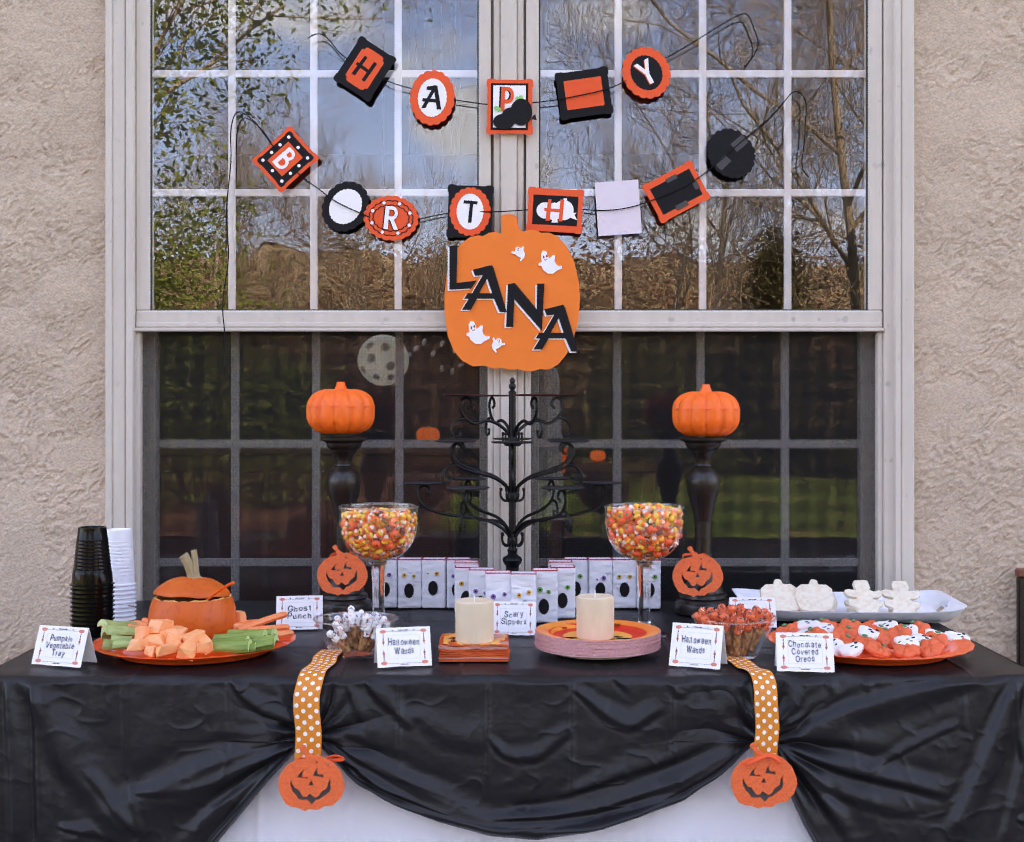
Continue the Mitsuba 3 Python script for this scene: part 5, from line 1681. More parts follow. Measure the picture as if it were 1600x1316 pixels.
BLU, BLD = 556, 2.615
clear_bowl(BLU, BLD, 0.050, 0.083, 0.073, 'clear flared plastic bowl of white dipped pretzel wands on the left')
bx = X(BLU, BLD)
zb_ = TZ + 0.011
g = np.random.default_rng(4)
LW = [(655, 738, -0.010), (540, 845, -0.035), (498, 920, -0.060), (553, 808, 0.0), (612, 815, 0.01), (732, 765, 0.02), (795, 800, 0.0), (858, 790, 0.03), (900, 820, 0.02), (925, 850, 0.0), (870, 885, -0.03), (800, 860, -0.03), (700, 780, 0.05), (620, 790, 0.05), (830, 780, 0.05), (580, 880, -0.05), (770, 790, -0.02)]
for i, (a, b, dy) in enumerate(LW):
    u, v = 400 + a / 4.444, 780 + b / 4.444
    d = BLD + dy
    p1 = np.array([X(u, d), d, max(Z(v, d), TZ + 0.05)])
    out_ = np.array([p1[0] - bx, dy])
    p0 = np.array([bx + np.clip(0.30 * out_[0], -0.03, 0.03) + g.uniform(-0.006, 0.006), BLD + np.clip(0.40 * dy, -0.028, 0.028) + g.uniform(-0.008, 0.008) - 0.006, zb_ + g.uniform(0, 0.005)])
    wand(p0, p1 - (p1 - p0) / np.linalg.norm(p1 - p0) * 0.006, 0.0060, 0.42, 'mat_white_choc', 'pretzel wand dipped in white coating with dark sprinkles, in the left clear bowl', 'white dipped pretzel wands in the left bowl', 400 + i)
BRU, BRD = 1147, 2.605
clear_bowl(BRU, BRD, 0.047, 0.083, 0.078, 'clear flared plastic bowl of orange dipped pretzel wands on the right')
bx = X(BRU, BRD)
RW = [(262, 805, -0.02), (300, 775, 0.0), (360, 760, 0.03), (385, 800, -0.03), (440, 745, 0.0), (455, 800, -0.045), (520, 748, -0.03), (575, 740, 0.02), (575, 830, -0.062), (640, 780, 0.02), (700, 765, -0.03), (735, 790, 0.0), (790, 800, 0.0), (655, 800, -0.05), (490, 750, 0.05), (690, 755, 0.04), (310, 830, -0.05), (420, 770, 0.02), (610, 770, 0.05), (760, 775, 0.03)]
for i, (a, b, dy) in enumerate(RW):
    u, v = 1030 + a / 4.537, 780 + b / 4.537
    d = BRD + dy
    p1 = np.array([X(u, d), d, max(Z(v, d), TZ + 0.06)])
    p0 = np.array([bx + 0.42 * (p1[0] - bx) + g.uniform(-0.004, 0.004), BRD + 0.45 * dy + g.uniform(-0.005, 0.005), zb_])
    wand(p0, p1 - (p1 - p0) / np.linalg.norm(p1 - p0) * 0.006, 0.0066, 0.42 if i % 3 else 0.34, 'mat_orange_choc', 'pretzel wand dipped in orange coating with sprinkles, in the right clear bowl', 'orange dipped pretzel wands in the right bowl', 440 + i)
p0 = np.array([bx - 0.030, BRD - 0.045, zb_ + 0.022])

# ------------------------------------------------------------------ napkins, plates, candles
ND = 2.606
nx = X(741, ND)
zc = TZ + 0.002
NN = 11
g = np.random.default_rng(8)
for i in range(NN):
    m_ = 42
    xs_, ys_ = np.linspace(-0.0675, 0.0675, m_), np.linspace(-0.062, 0.062, m_)
    gx_, gy_ = np.meshgrid(xs_, ys_)
    top = i == NN - 1
    th = 0.0030 if not top else 0.0022
    wv = (meshkit.fbm(np.stack([gx_ * 28, gy_ * 28, gx_ * 0 + i * (0.35 if not top else 0.37)], -1), 3, 6) - 0.5) * (0.0008 + 0.0009 * i) * 1.5
    if top: wv = wv + 0.004 * np.clip((np.abs(gx_) - 0.03) / 0.04, 0, 1) * (gy_ < 0) * np.sin(gx_ * 60)
    lo = np.stack([gx_, gy_, wv], -1)
    hi = np.stack([gx_, gy_, wv + th * 0.92], -1)
    a, b = grid_mesh(lo), grid_mesh(hi)
    a.invert()
    rimi = np.r_[np.arange(m_), np.arange(2, m_) * m_ - 1, m_ * m_ - 1, (m_ - 1) * m_ + np.arange(m_ - 1)[::-1], np.arange(1, m_ - 1)[::-1] * m_]
    nn_ = len(rimi)
    j = np.arange(nn_)
    A_, B_ = rimi[j], rimi[(j + 1) % nn_]
    o_ = m_ * m_
    m = tm(np.vstack([a.vertices, b.vertices]), np.vstack([a.faces, b.faces + o_, np.stack([A_, B_, B_ + o_], -1), np.stack([A_, B_ + o_, A_ + o_], -1)]))
    A = dict(loc=(nx + g.uniform(-0.002, 0.002), ND + g.uniform(-0.001, 0.001), zc), rz=g.uniform(-2.5, 2.5) + 2)
    k = thing('paper_napkin', 'orange printed paper napkin, the topmost of the stack under the left candle' if top else f'orange paper napkin, {ORD[NN - 1 - i]} from the top of the stack under the left candle', 'napkin', 'napkins in the stack under the left candle')
    part(k, 'sheet', moved(m, **A), 'mat_napkin' if i not in (2, 8, 9) else 'mat_napkin_edge', smooth=30)
    if top:
        part(k, 'border_print', moved(grid_mesh(np.stack([gx_ * 0.90, gy_ * 0.90, wv + th * 0.95 + 0.0003], -1)), **A), 'mat_yellow_print', smooth=True)
        sel = (slice(8, 16), slice(5, 17))
        part(k, 'dark_print', moved(grid_mesh(np.stack([gx_ * 0.9, gy_ * 0.9, wv + th * 0.95 + 0.0007], -1)[sel]), **A), 'mat_black_paper', smooth=True)
        sel = (slice(20, 25), slice(3, 9))
        part(k, 'dark_print', moved(grid_mesh(np.stack([gx_ * 0.9, gy_ * 0.9, wv + th * 0.95 + 0.0007], -1)[sel]), **A), 'mat_black_paper', smooth=True)
    zc += th


def candle(u, d, z0, r, h, label):
    k = thing('pillar_candle', label, 'candle')
    x = X(u, d)
    pr = [(0, 0), (r - 0.002, 0), (r, 0.002), (r * 1.003, h * 0.5), (r, h - 0.004), (r - 0.0012, h - 0.0014), (r - 0.004, h), (r - 0.008, h - 0.0012), (r * 0.5, h - 0.0035), (0, h - 0.0035)]
    part(k, 'wax', moved(lumpy(rev(pr, 64), 0.0005, 25, int(u)), (x, d, z0)), 'mat_wax', smooth=40)
    c = spline(np.array([(x, d, z0 + h - 0.005), (x - 0.0004, d, z0 + h + 0.004), (x - 0.0012, d, z0 + h + 0.011)]), 8)
    part(k, 'wick', tube(c, 0.0011, 6), 'mat_wick', smooth=True)


candle(741.5, 2.588, zc + 0.0004, 0.0378, 0.0815, 'cream pillar candle standing on the orange napkins')

PU, PD, PR = 933.5, 2.645, 0.1255
px_ = X(PU, PD)
NP = 18
zp0, pitch = TZ + 0.002, 0.00185


def plate_prof(t=0.0007):
    up = [(0, 0.0), (0.082, 0.0), (0.090, 0.002), (0.099, 0.0085), (0.104, 0.0105), (0.118, 0.0130), (0.1235, 0.0142), (PR, 0.0132)]
    return up + [(PR, 0.0126 - 0.0008)] + [(a, b - t) for a, b in up[::-1][1:]]


for i in range(NP):
    top = i == NP - 1
    z = zp0 + 0.0008 + i * pitch
    k = thing('paper_plate', 'orange printed paper plate, the topmost of the stack under the right candle' if top else f'paper plate, {ORD[NP - 1 - i]} from the top of the stack under the right candle', 'paper plate', 'plates in the stack under the right candle')
    g = np.random.default_rng(i)
    A = dict(loc=(px_ + g.uniform(-0.0012, 0.0012), PD + g.uniform(-0.0012, 0.0012), z), rz=g.uniform(0, 360))
    pf = plate_prof()
    if top:
        part(k, 'disc', moved(rev(pf, 96), **A), 'mat_plate_print', smooth=40)
    else:
        m = rev(pf, 120)
        part(k, 'disc', moved(m, **A), 'mat_plate_print' if i == 0 and False else ('mat_beige_paper' if i == 0 else 'mat_plate_edge'), smooth=40)
    # pressed edge, hanging down like a rolled lip, unevenly
    aa = np.arange(160) * 2 * np.pi / 160
    w = 0.0006 * (meshkit.fbm(np.stack([np.cos(aa) * 6, np.sin(aa) * 6, aa * 0 + i], -1), 3, 3) - 0.5) * 2
    pts_ = np.stack([(PR - 0.0004 + w) * np.cos(aa), (PR - 0.0004 + w) * np.sin(aa), 0.0128 + 0.5 * w], -1)
    e = tube(np.vstack([pts_, pts_[:2]]), 0.00098, 6, caps=False)
    part(k, 'edge', moved(e, **A), 'mat_plate_edge', smooth=True)
ztop = zp0 + 0.0008 + (NP - 1) * pitch
k = 'paper_plate' if NP == 1 else f'paper_plate_{NP - 1:03d}'
part(k, 'red_print', moved(rev([(0.070, 0.0006), (0.0820, 0.0006), (0.0905, 0.0028), (0.0985, 0.0090), (0.0985, 0.0086)], 80), (px_, PD, ztop)), 'mat_red_print', smooth=40)
part(k, 'yellow_print', moved(rev([(0.0, 0.0005), (0.0695, 0.0005)], 60), (px_, PD, ztop)), 'mat_yellow_print', smooth=False)


def print_on(poly, x, y, z, m, name, rx=0, rz=0):
    part(k, name, moved(ext(poly, 0.0003, up=False), (x, y, z), rx=rx, rz=rz), m, smooth=False)


for sx in (-1, 1):
    print_on(affinity.rotate(affinity.scale(Point(0, 0).buffer(1), 0.008, 0.011), sx * 30), X(874, 2.70) + sx * 0.008, 2.715, ztop + 0.0042, 'mat_purple_print', 'purple_print', rx=-20)
print_on(smooth_poly([(-0.03, -0.01), (0.03, -0.012), (0.036, 0.006), (-0.02, 0.012)], 0.002), X(893, 2.74), 2.742, ztop + 0.0085, 'mat_pale_paper', 'pale_print', rx=-18)
print_on(smooth_poly([(-0.012, -0.02), (0.014, -0.014), (0.010, 0.012), (-0.008, 0.016)], 0.002), X(960, 2.72), 2.735, ztop + 0.0075, 'mat_green_paper', 'green_print', rx=-20)
for (u, dd, w) in ((886, 2.615, 0.026), (976, 2.605, 0.034), (962, 2.625, 0.016)):
    print_on(smooth_poly([(-w, -0.006), (-w * 0.2, 0.004), (w * 0.4, -0.004), (w, 0.006), (w * 0.3, 0.012), (-w * 0.4, 0.010)], 0.0015), X(u, dd), dd, ztop + 0.0011, 'mat_black_paper', 'dark_print')
candle(930.0, 2.62, ztop + 0.0014, 0.0375, 0.0840, 'cream pillar candle standing on the paper plates')

# ------------------------------------------------------------------ lettered tent cards
def bat(w):
    return unary_union([affinity.scale(Point(0, 0).buffer(1), 0.10 * w, 0.045 * w), smooth_poly([(-0.5 * w, 0.02 * w), (-0.25 * w, 0.07 * w), (-0.05 * w, 0.0), (-0.16 * w, -0.05 * w), (-0.26 * w, -0.02 * w), (-0.36 * w, -0.055 * w)], 0.004 * w),
                        smooth_poly([(0.5 * w, 0.02 * w), (0.25 * w, 0.07 * w), (0.05 * w, 0.0), (0.16 * w, -0.05 * w), (0.26 * w, -0.02 * w), (0.36 * w, -0.055 * w)], 0.004 * w)])


def line_rect(x0, x1, y0, y1, t):
    return sbox(x0, y0, x1, y1).difference(sbox(x0 + t, y0 + t, x1 - t, y1 - t))


def letters(lines, width, size, gap):
    """Playful lettering: each letter a little turned and shifted."""
    ms = []
    g = np.random.default_rng(len(lines[0]) + 3)
    for li, ln in enumerate(lines):
        x, row = 0, []
        for ch in ln:
            if ch == ' ':
                x += size * 0.4
                continue
            m = meshkit.text_mesh(ch, size * (1.0 + (0.07 * g.normal() if ch.islower() else 0.12)), 0.0003, bold=True)
            w = m.bounds[1][0] - m.bounds[0][0]
            m.apply_translation([-m.bounds[0][0] - w / 2, 0, 0])
            m.apply_transform(trimesh.transformations.rotation_matrix(g.normal(0, 0.10), [0, 0, 1]))
            m.apply_translation([x + w / 2, g.normal(0, size * 0.05), 0])
            row.append(m)
            x += w + size * 0.26
        r = cat(row)
        r.apply_translation([-(x - size * 0.22) / 2, ((len(lines) - 1) / 2 - li) * gap - size * 0.42, 0])
        ms.append(r)
    return cat(ms)


def tent_card(ul, vl, ur, vr, hpx, lines, label, lean=20, corr=0.0, size=None):
    dl, dr_ = DT(vl), DT(vr)
    pl, pr_ = np.array([X(ul, dl), dl]), np.array([X(ur, dr_), dr_])
    w = np.linalg.norm(pr_ - pl)
    yaw = math.degrees(math.atan2(pr_[1] - pl[1], pr_[0] - pl[0]))
    d = (dl + dr_) / 2
    h = hpx / F * d / math.cos(math.radians(lean)) * 1.0
    k = thing('tent_card', label, 'name card')
    c = (pl + pr_) / 2
    base = M((c[0], c[1], TZ + 0.0028), rz=yaw)
    A = base @ T4().rotate([1, 0, 0], -float(lean))
    Bk = base @ T4().translate([0, 2 * h * math.sin(math.radians(lean)), 0]) @ T4().rotate([1, 0, 0], float(lean))
    g = np.random.default_rng(int(ul))
    e = [(-w / 2, 0)] + [(t * w, g.normal(0, 0.0004)) for t in np.linspace(-0.42, 0.42, 8)] + [(w / 2, 0), (w / 2, h), (-w / 2, h)]
    part(k, 'front', ext(Polygon(e), 0.0006), 'mat_white_paper', smooth=False, tw=A)
    part(k, 'back', moved(ext(sbox(-w / 2, 0, w / 2, h - 0.0006), 0.0006), (0, 0.0006, 0)), 'mat_white_paper', smooth=False, tw=Bk)
    off = lambda m, t: moved(m, (0, -0.0006 - t, 0))
    oval = lambda x, y: affinity.scale(Point(x, y).buffer(1, 10), w * 0.060, h * 0.045)
    xs_, ys_ = w * 0.375, h * 0.40
    cs = [(sx * xs_, h / 2 + sy * ys_) for sx in (-1, 1) for sy in (-1, 1)]
    orn = [oval(*q) for q in cs]
    for sx in (-1, 1):
        for yy in (0.70, 0.63, 0.34, 0.27): orn.append(affinity.scale(Point(sx * xs_, h * yy).buffer(1, 6), w * (0.026 if yy in (0.63, 0.34) else 0.014), h * 0.035))
    part(k, 'pumpkin_print', off(ext(unary_union(orn), 0.0002), 0.00005), 'mat_print_salmon', smooth=False, tw=A, kind='stuff')
    ln = [line_rect(-w * 0.30, w * 0.30, h * 0.20, h * 0.80, 0.0005)]
    part(k, 'frame_print', off(ext(unary_union(ln), 0.0002), 0.00005), 'mat_print_line', smooth=False, tw=A)
    dk = [affinity.translate(bat(w * 0.20), 0, h * 0.925), affinity.translate(bat(w * 0.16), 0, h * 0.055), sbox(-w * 0.31, h * 0.895, w * 0.31, h * 0.902), sbox(-w * 0.31, h * 0.085, w * 0.31, h * 0.092)]
    for sx in (-1, 1):
        dk += [sbox(sx * xs_ - 0.0006, h * 0.56, sx * xs_ + 0.0006, h * 0.84), sbox(sx * xs_ - 0.0006, h * 0.16, sx * xs_ + 0.0006, h * 0.42)]
        dk.append(affinity.scale(Point(sx * w * 0.2, h * 0.925).buffer(1, 5), w * 0.014, h * 0.016))
    part(k, 'vine_print', off(ext(unary_union(dk), 0.0002), 0.0003), 'mat_print_dark', smooth=False, tw=A, kind='stuff')
    if lines:
        sz = size or (0.0105 if len(lines) > 2 else 0.0118)
        m = letters(lines, w, sz, h * (0.185 if len(lines) > 2 else 0.22))
        mw = m.bounds[1][0] - m.bounds[0][0]
        if mw > w * 0.57: m.apply_scale([w * 0.57 / mw, 1, 1])
        m.apply_transform(FACE)
        part(k, 'lettering', off(moved(m, (0, 0, h * 0.5)), 0.0003), 'mat_print_dark', smooth=False, tw=A, kind='stuff')
    return k


tent_card(49, 1040, 126, 1045.6, 58, ['Pumpkin', 'Vegetable', 'Tray'], 'white tent card lettered Pumpkin Vegetable Tray at the left front corner')
tent_card(431, 986.5, 504, 985, 50, ['Ghost', 'Punch'], 'white tent card lettered Ghost Punch behind the carrot sticks')
tent_card(590, 1046, 675, 1042, 58, ['Halloween', 'Wands'], 'white tent card lettered Halloween Wands beside the white dipped wands')
tent_card(768, 994.5, 837, 995, 50, ['Scary', 'Sippers'], 'white tent card lettered Scary Sippers behind the left candle')
tent_card(1045, 1042, 1125, 1048.5, 64, ['Halloween', 'Wands'], 'white tent card lettered Halloween Wands beside the orange dipped wands')
tent_card(1214, 1051, 1304, 1053, 57, ['Chocolate', 'Covered', 'Oreos'], 'white tent card lettered Chocolate Covered in front of the right platter')
tent_card(1142, 983, 1214, 983, 45, None, 'white tent card half hidden behind the orange dipped wands')


# ------------------------------------------------------------------ letter shapes
def st(lines, w):
    return unary_union([LineString(l).buffer(w / 2, cap_style=2, join_style=2) for l in lines])


def arc(cx, cy, rx, ry, a0, a1, n=16):
    t = np.radians(np.linspace(a0, a1, n))
    return [(cx + rx * math.cos(b), cy + ry * math.sin(b)) for b in t]


W_ = 0.17
GLYPH = {
    'H': unary_union([Polygon([(-0.36, 0.5), (-0.20, 0.5), (-0.24, -0.5), (-0.44, -0.5)]), Polygon([(0.22, 0.5), (0.40, 0.5), (0.36, -0.5), (0.18, -0.5)]), Polygon([(-0.52, 0.08), (0.30, 0.06), (0.30, -0.09), (-0.52, -0.05)])]),
    'A': unary_union([Polygon([(-0.30, 0.42), (0.18, 0.5), (0.06, 0.30), (-0.28, 0.28)]), Polygon([(0.00, 0.5), (0.18, 0.5), (0.46, -0.5), (0.26, -0.5)]), Polygon([(0.0, 0.42), (0.16, 0.42), (-0.28, -0.5), (-0.46, -0.5)]), Polygon([(-0.42, -0.08), (0.32, -0.08), (0.34, -0.22), (-0.46, -0.22)])]),
    'P': unary_union([Polygon([(-0.26, 0.5), (-0.08, 0.5), (-0.10, -0.5), (-0.30, -0.5)]), st([[(-0.24, 0.43), *arc(0.04, 0.16, 0.24, 0.27, 90, -90), (-0.2, -0.11)]], 0.15)]),
    'Y': unary_union([Polygon([(-0.10, 0.02), (0.10, 0.02), (0.10, -0.5), (-0.10, -0.5)]), Polygon([(-0.40, 0.5), (-0.20, 0.5), (0.10, -0.05), (-0.06, -0.12)]), Polygon([(0.40, 0.5), (0.20, 0.5), (-0.08, -0.05), (0.08, -0.12)])]),
    'B': unary_union([Polygon([(-0.32, 0.5), (-0.12, 0.5), (-0.12, -0.5), (-0.34, -0.5)]), st([[(-0.3, 0.43), *arc(0.0, 0.25, 0.20, 0.18, 90, -90), (-0.25, 0.07)]], 0.14), st([[(-0.3, 0.03), *arc(0.02, -0.20, 0.26, 0.23, 90, -90), (-0.3, -0.43)]], 0.15)]),
    'R': unary_union([Polygon([(-0.30, 0.5), (-0.10, 0.5), (-0.12, -0.5), (-0.34, -0.5)]), st([[(-0.28, 0.43), *arc(0.04, 0.21, 0.22, 0.22, 90, -90), (-0.2, -0.01)]], 0.15), Polygon([(-0.10, 0.02), (0.10, 0.02), (0.40, -0.5), (0.18, -0.5)])]),
    'T': unary_union([Polygon([(-0.40, 0.36), (-0.36, 0.5), (0.42, 0.46), (0.38, 0.33)]), Polygon([(-0.02, 0.42), (0.17, 0.42), (0.10, -0.5), (-0.10, -0.5)])]),
}


def scallop(rx, ry, n, amp=0.05):
    t = np.linspace(0, 2 * np.pi, n * 10, endpoint=False)
    r = 1 - amp + amp * 1.3 * np.abs(np.sin(n * t / 2)) ** 0.7
    return Polygon(np.stack([rx * r * np.cos(t), ry * r * np.sin(t)], -1))


def bracket(w, h, c=None, e=None):
    c, e = c or 0.20 * min(w, h), e or 0.020 * min(w, h)
    core = [sbox(-w / 2 + e, -h / 2 + e, w / 2 - e, h / 2 - e)]
    for sx in (-1, 1):
        for sy in (-1, 1):
            x, y = sx * (w / 2 - c / 2), sy * (h / 2 - c / 2)
            core.append(sbox(x - c / 2, y - c / 2, x + c / 2, y + c / 2).buffer(-c * 0.33).buffer(c * 0.33))
    return unary_union(core).buffer(-0.3).buffer(0.3)


PUMPS = unary_union([affinity.scale(Point(-17, -1).buffer(1, 10), 15, 13), affinity.scale(Point(14, 1).buffer(1, 10), 17, 16), affinity.scale(Point(-2, -2).buffer(1, 10), 14, 14), Polygon([(12, 14), (18, 14), (19, 20), (13, 20)]), Polygon([(24, -10), (38, -14), (33, -6), (36, -2), (28, -3)]), Polygon([(-4, -14), (2, -12), (6, -19), (-6, -20)])])
BLOB = unary_union([affinity.scale(Point(-9, -24).buffer(1, 10), 17, 12), affinity.scale(Point(2, -14).buffer(1, 10), 14, 12), affinity.scale(Point(18, -9).buffer(1, 10), 17, 21), Polygon([(34, -20), (42, -21), (40, -12), (36, -15)])])

BD_ = 3.383      # the banner hangs just in front of the window trim
PX = BD_ / F


def banner_card(u, v, rot, layers, label, tilt=0.0):
    """layers: (name, shape in pixels, material) from the back to the front."""
    k = thing('banner_card', label, 'banner card')
    A = M((X(u, BD_), BD_, Z(v, BD_)), ry=rot, rx=tilt)
    for i, (name, g_, m) in enumerate(layers):
        for p_ in (polys(g_) if name in ('tape', 'leaf', 'dot') else [g_]):
            part(k, name, moved(ext(affinity.scale(p_, PX, PX, origin=(0, 0)), 0.0009), (0, -0.0010 * i, 0)), m, smooth=False, tw=A)
    return k


def gl(ch, w, h, dx=0, dy=0): return affinity.translate(affinity.scale(GLYPH[ch], w, h, origin=(0, 0)), dx, dy)
def dots(pts, r): return unary_union([Point(p).buffer(r, 6) for p in pts])
O, K_, WP = 'mat_orange_paper', 'mat_black_paper', 'mat_white_paper'
clip = lambda g_, w, h: g_.intersection(sbox(-w / 2, -h / 2, w / 2, h / 2))

banner_card(570, 108, 33, [('backing', bracket(68, 82), K_), ('panel', clip(scallop(27, 35, 22), 41, 62), O), ('letter', gl('H', 30, 34), K_)], 'black banner card with orange oval and black letter H, first of the upper string')
banner_card(675.5, 153, 5, [('backing', scallop(35, 43, 18), O), ('panel', scallop(22.5, 30, 26, 0.03), WP), ('letter', gl('A', 34, 37, 0, 1), K_)], 'orange scalloped oval banner card with black letter A on white')
banner_card(796.5, 167, 0.5, [('backing', bracket(73, 87), O), ('panel', sbox(-29, -36, 28, 36).buffer(0.5), K_), ('white_panel', sbox(-26, -33, 25, 33), WP), ('letter_shadow', gl('P', 32, 37, -7.5, 12), K_), ('letter', gl('P', 32, 37, -5, 11.5), O),
                              ('leaf', dots([(17, 14), (12, 12), (-17, -5), (-21, -3)], 3.4), 'mat_green_paper'), ('pumpkin_shape', BLOB, K_)], 'orange framed banner card with orange letter P and black pumpkins')
banner_card(912.5, 146, -8, [('backing', bracket(84, 74), K_), ('panel', sbox(-28, -21, 28, 21).buffer(1.5), O)], 'back of a black framed banner card with a plain orange panel', tilt=4)
banner_card(1010, 114, -28, [('backing', scallop(37, 41, 18), O), ('panel', scallop(24, 28, 26, 0.03), K_), ('letter_shadow', gl('Y', 32, 38, -1.5, -0.5), O), ('letter', gl('Y', 32, 38), WP)], 'orange scalloped banner card with white letter Y on black')
bd = [(x, y) for x in (-22, 22) for y in (-27, -9, 9, 27)] + [(0, 27), (0, -27)]
banner_card(446, 249, 48, [('backing', bracket(70, 82), O), ('panel', bracket(58, 70), K_), ('dot', dots(bd, 2.6), WP), ('inner_panel', sbox(-17, -22, 17, 22), O), ('letter', gl('B', 30, 36), WP)], 'black and orange banner card with white dots and white letter B')
banner_card(540, 323, 35, [('backing', scallop(35, 41, 18), K_), ('panel', scallop(24, 29, 28, 0.03), WP)], 'back of a black scalloped banner card with a blank white oval')
rd = [(36 * math.cos(a), 27 * math.sin(a)) for a in np.linspace(0, 2 * math.pi, 9)[:-1] + 0.4]
sc = scallop(35, 28, 20).difference(scallop(33.4, 26.6, 20))
si = scallop(29, 21, 18).difference(scallop(27.4, 19.6, 18))
banner_card(611, 341, 4, [('backing', scallop(43, 35, 20), O), ('scallop_print', unary_union([sc, si]), K_), ('dot', dots([(a * 0.88, b * 0.92) for a, b in rd], 2.6), WP), ('letter_shadow', gl('R', 31, 36, -1.6, 0), K_), ('letter', gl('R', 31, 36), WP)], 'orange scalloped oval banner card with white dots and white letter R')
banner_card(734.5, 331, 2, [('backing', bracket(72, 84), K_), ('border', scallop(32, 38, 20), O), ('panel', scallop(21, 28, 28, 0.03), WP), ('letter', gl('T', 27, 35), K_)], 'black banner card with orange scalloped oval and black letter T')
banner_card(867.5, 329, 3, [('backing', bracket(88, 70), O), ('panel', sbox(-35, -23, 35, 23), K_), ('pumpkin_shape', affinity.scale(PUMPS, 0.92, 0.98), WP), ('letter', gl('H', 33, 34), O)], 'orange framed banner card with orange letter H over white pumpkins')
banner_card(966, 325, -4, [('backing', sbox(-34, -42, 34, 42), 'mat_pale_paper')], 'back of a plain pale rectangular banner card')
banner_card(1056.5, 300, -28, [('backing', bracket(88, 68), O), ('panel', sbox(-35, -23, 35, 23).buffer(-0.5), K_), ('tape', unary_union([sbox(-6, 18, 12, 25), sbox(-12, -27, 8, -19), sbox(28, -12, 36, 0)]), 'mat_tape')], 'back of an orange framed banner card with a black panel and bits of tape')
banner_card(1142.5, 240, -40, [('backing', scallop(35, 41, 20), K_), ('tape', unary_union([affinity.rotate(sbox(-30, -10, -8, 4), 5), sbox(8, -4, 32, 12)]), 'mat_tape')], 'back of a plain black scalloped oval banner card, last of the lower string')

S_F, S_B = BD_ - 0.0055, BD_ + 0.0016


def string(segs, label):
    k = thing('banner_string', label, 'string')
    pts = []
    for u, v, f in segs:
        d = S_F if f else S_B
        pts.append([X(u, d), d, Z(v, d)])
    c = spline(np.array(pts), len(pts) * 9)
    part(k, 'cord', tube(c, 0.00155, 6), 'mat_string', smooth=True)
    for e in (2, -3):
        part(k, 'knot', moved(ball(0.0026, 1), tuple(c[e])), 'mat_string', smooth=True)


string([(481, 60, 1), (489, 55, 1), (497, 53, 1), (530, 82, 1), (551, 97, 0), (590, 118, 0), (600, 124, 1), (648, 140, 0), (700, 154, 0), (735, 160, 0), (770, 164, 0), (830, 161, 0), (870, 156, 1), (912, 148, 1), (955, 137, 1), (984, 123, 0), (1030, 97, 0), (1090, 62, 1), (1148, 27, 1), (1165, 22, 1), (1177, 42, 1), (1184, 72, 1), (1177, 88, 1), (1163, 105, 1)],
       'thin black cord carrying the upper row of banner cards')
string([(353, 582, 1), (350, 555, 1), (351, 520, 1), (348, 488, 1), (352, 440, 1), (357, 400, 1), (354, 350, 1), (356, 300, 1), (361, 240, 1), (362, 195, 1), (372, 175, 1), (388, 182, 1), (408, 203, 1), (428, 230, 1), (446, 248, 0), (463, 268, 1), (500, 297, 1), (520, 312, 1), (560, 332, 1), (582, 341, 0), (640, 345, 0), (690, 335, 0), (735, 331, 0), (770, 331, 1), (826, 328, 0), (905, 327, 0), (938, 329, 1), (996, 321, 1), (1022, 312, 1), (1090, 279, 1), (1112, 262, 1), (1180, 203, 1), (1225, 160, 1), (1245, 143, 1), (1256, 152, 1), (1259, 180, 1), (1256, 230, 1), (1254, 262, 1), (1263, 276, 1)],
       'thin black cord carrying the lower row of banner cards, its left end hanging down')

# ------------------------------------------------------------------ pumpkin sign with the name
SGD = 3.352
q8 = lambda p: [((a / 4.706 + 620 - CX) / F * SGD, CAMZ - (330 + b / 4.706 - VH) / F * SGD) for a, b in p]
SIGN = [(765, 30), (800, 24), (835, 22), (868, 30), (882, 48), (888, 95), (905, 130), (925, 152), (950, 143), (985, 137), (1030, 142), (1062, 160), (1120, 158), (1180, 185), (1250, 260), (1305, 370), (1338, 520), (1348, 640), (1335, 800), (1300, 940), (1250, 1050), (1190, 1125), (1125, 1162), (1085, 1166), (1055, 1160), (1000, 1178), (940, 1176), (895, 1162), (830, 1166), (768, 1152), (720, 1160), (675, 1148),
        (640, 1136), (560, 1142), (480, 1100), (420, 1030), (375, 920), (352, 760), (350, 620), (370, 450), (410, 330), (470, 240), (540, 190), (600, 178), (632, 184), (675, 160), (730, 150), (766, 172)]
k = thing('pumpkin_sign', 'flat orange pumpkin sign with the name LANA hung on the window mullion', 'sign')
sign = Polygon(q8(SIGN)).buffer(0.003).buffer(-0.006).buffer(0.003)
part(k, 'board', moved(ext(sign, 0.008), (0, SGD + 0.008, 0)), 'mat_sign_foam', smooth=False)
LA = [(560, 432), (697, 398), (712, 420), (808, 742), (757, 742), (716, 645), (590, 645), (545, 726), (480, 726), (530, 645), (495, 645), (522, 605), (555, 605), (634, 470), (577, 477)]
LAH = [(665, 495), (702, 605), (605, 605)]
shp = {'letter L': ([(388, 258), (445, 252), (440, 530), (587, 512), (546, 570), (388, 578)], []), 'letter A': (LA, LAH), 'letter N': ([(818, 538), (868, 530), (1030, 725), (1032, 535), (1085, 535), (1066, 880), (864, 648), (855, 852), (804, 852)], []),
       'second letter A': ([(a + 525, b + 291) for a, b in LA], [(a + 525, b + 291) for a, b in LAH])}
for nm, (o_, hl) in shp.items():
    p = Polygon(q8(o_), [q8(hl)] if hl else [])
    e = part(k, 'letter', moved(ext(p, 0.002), (0, SGD - 0.0030, 0)), K_, smooth=False)
    sh = affinity.translate(p, -13 / 4.706 / F * SGD, -9 / 4.706 / F * SGD)
    part(e, 'white_edge', moved(ext(sh, 0.002), (0, SGD - 0.0006, 0)), WP, smooth=False)
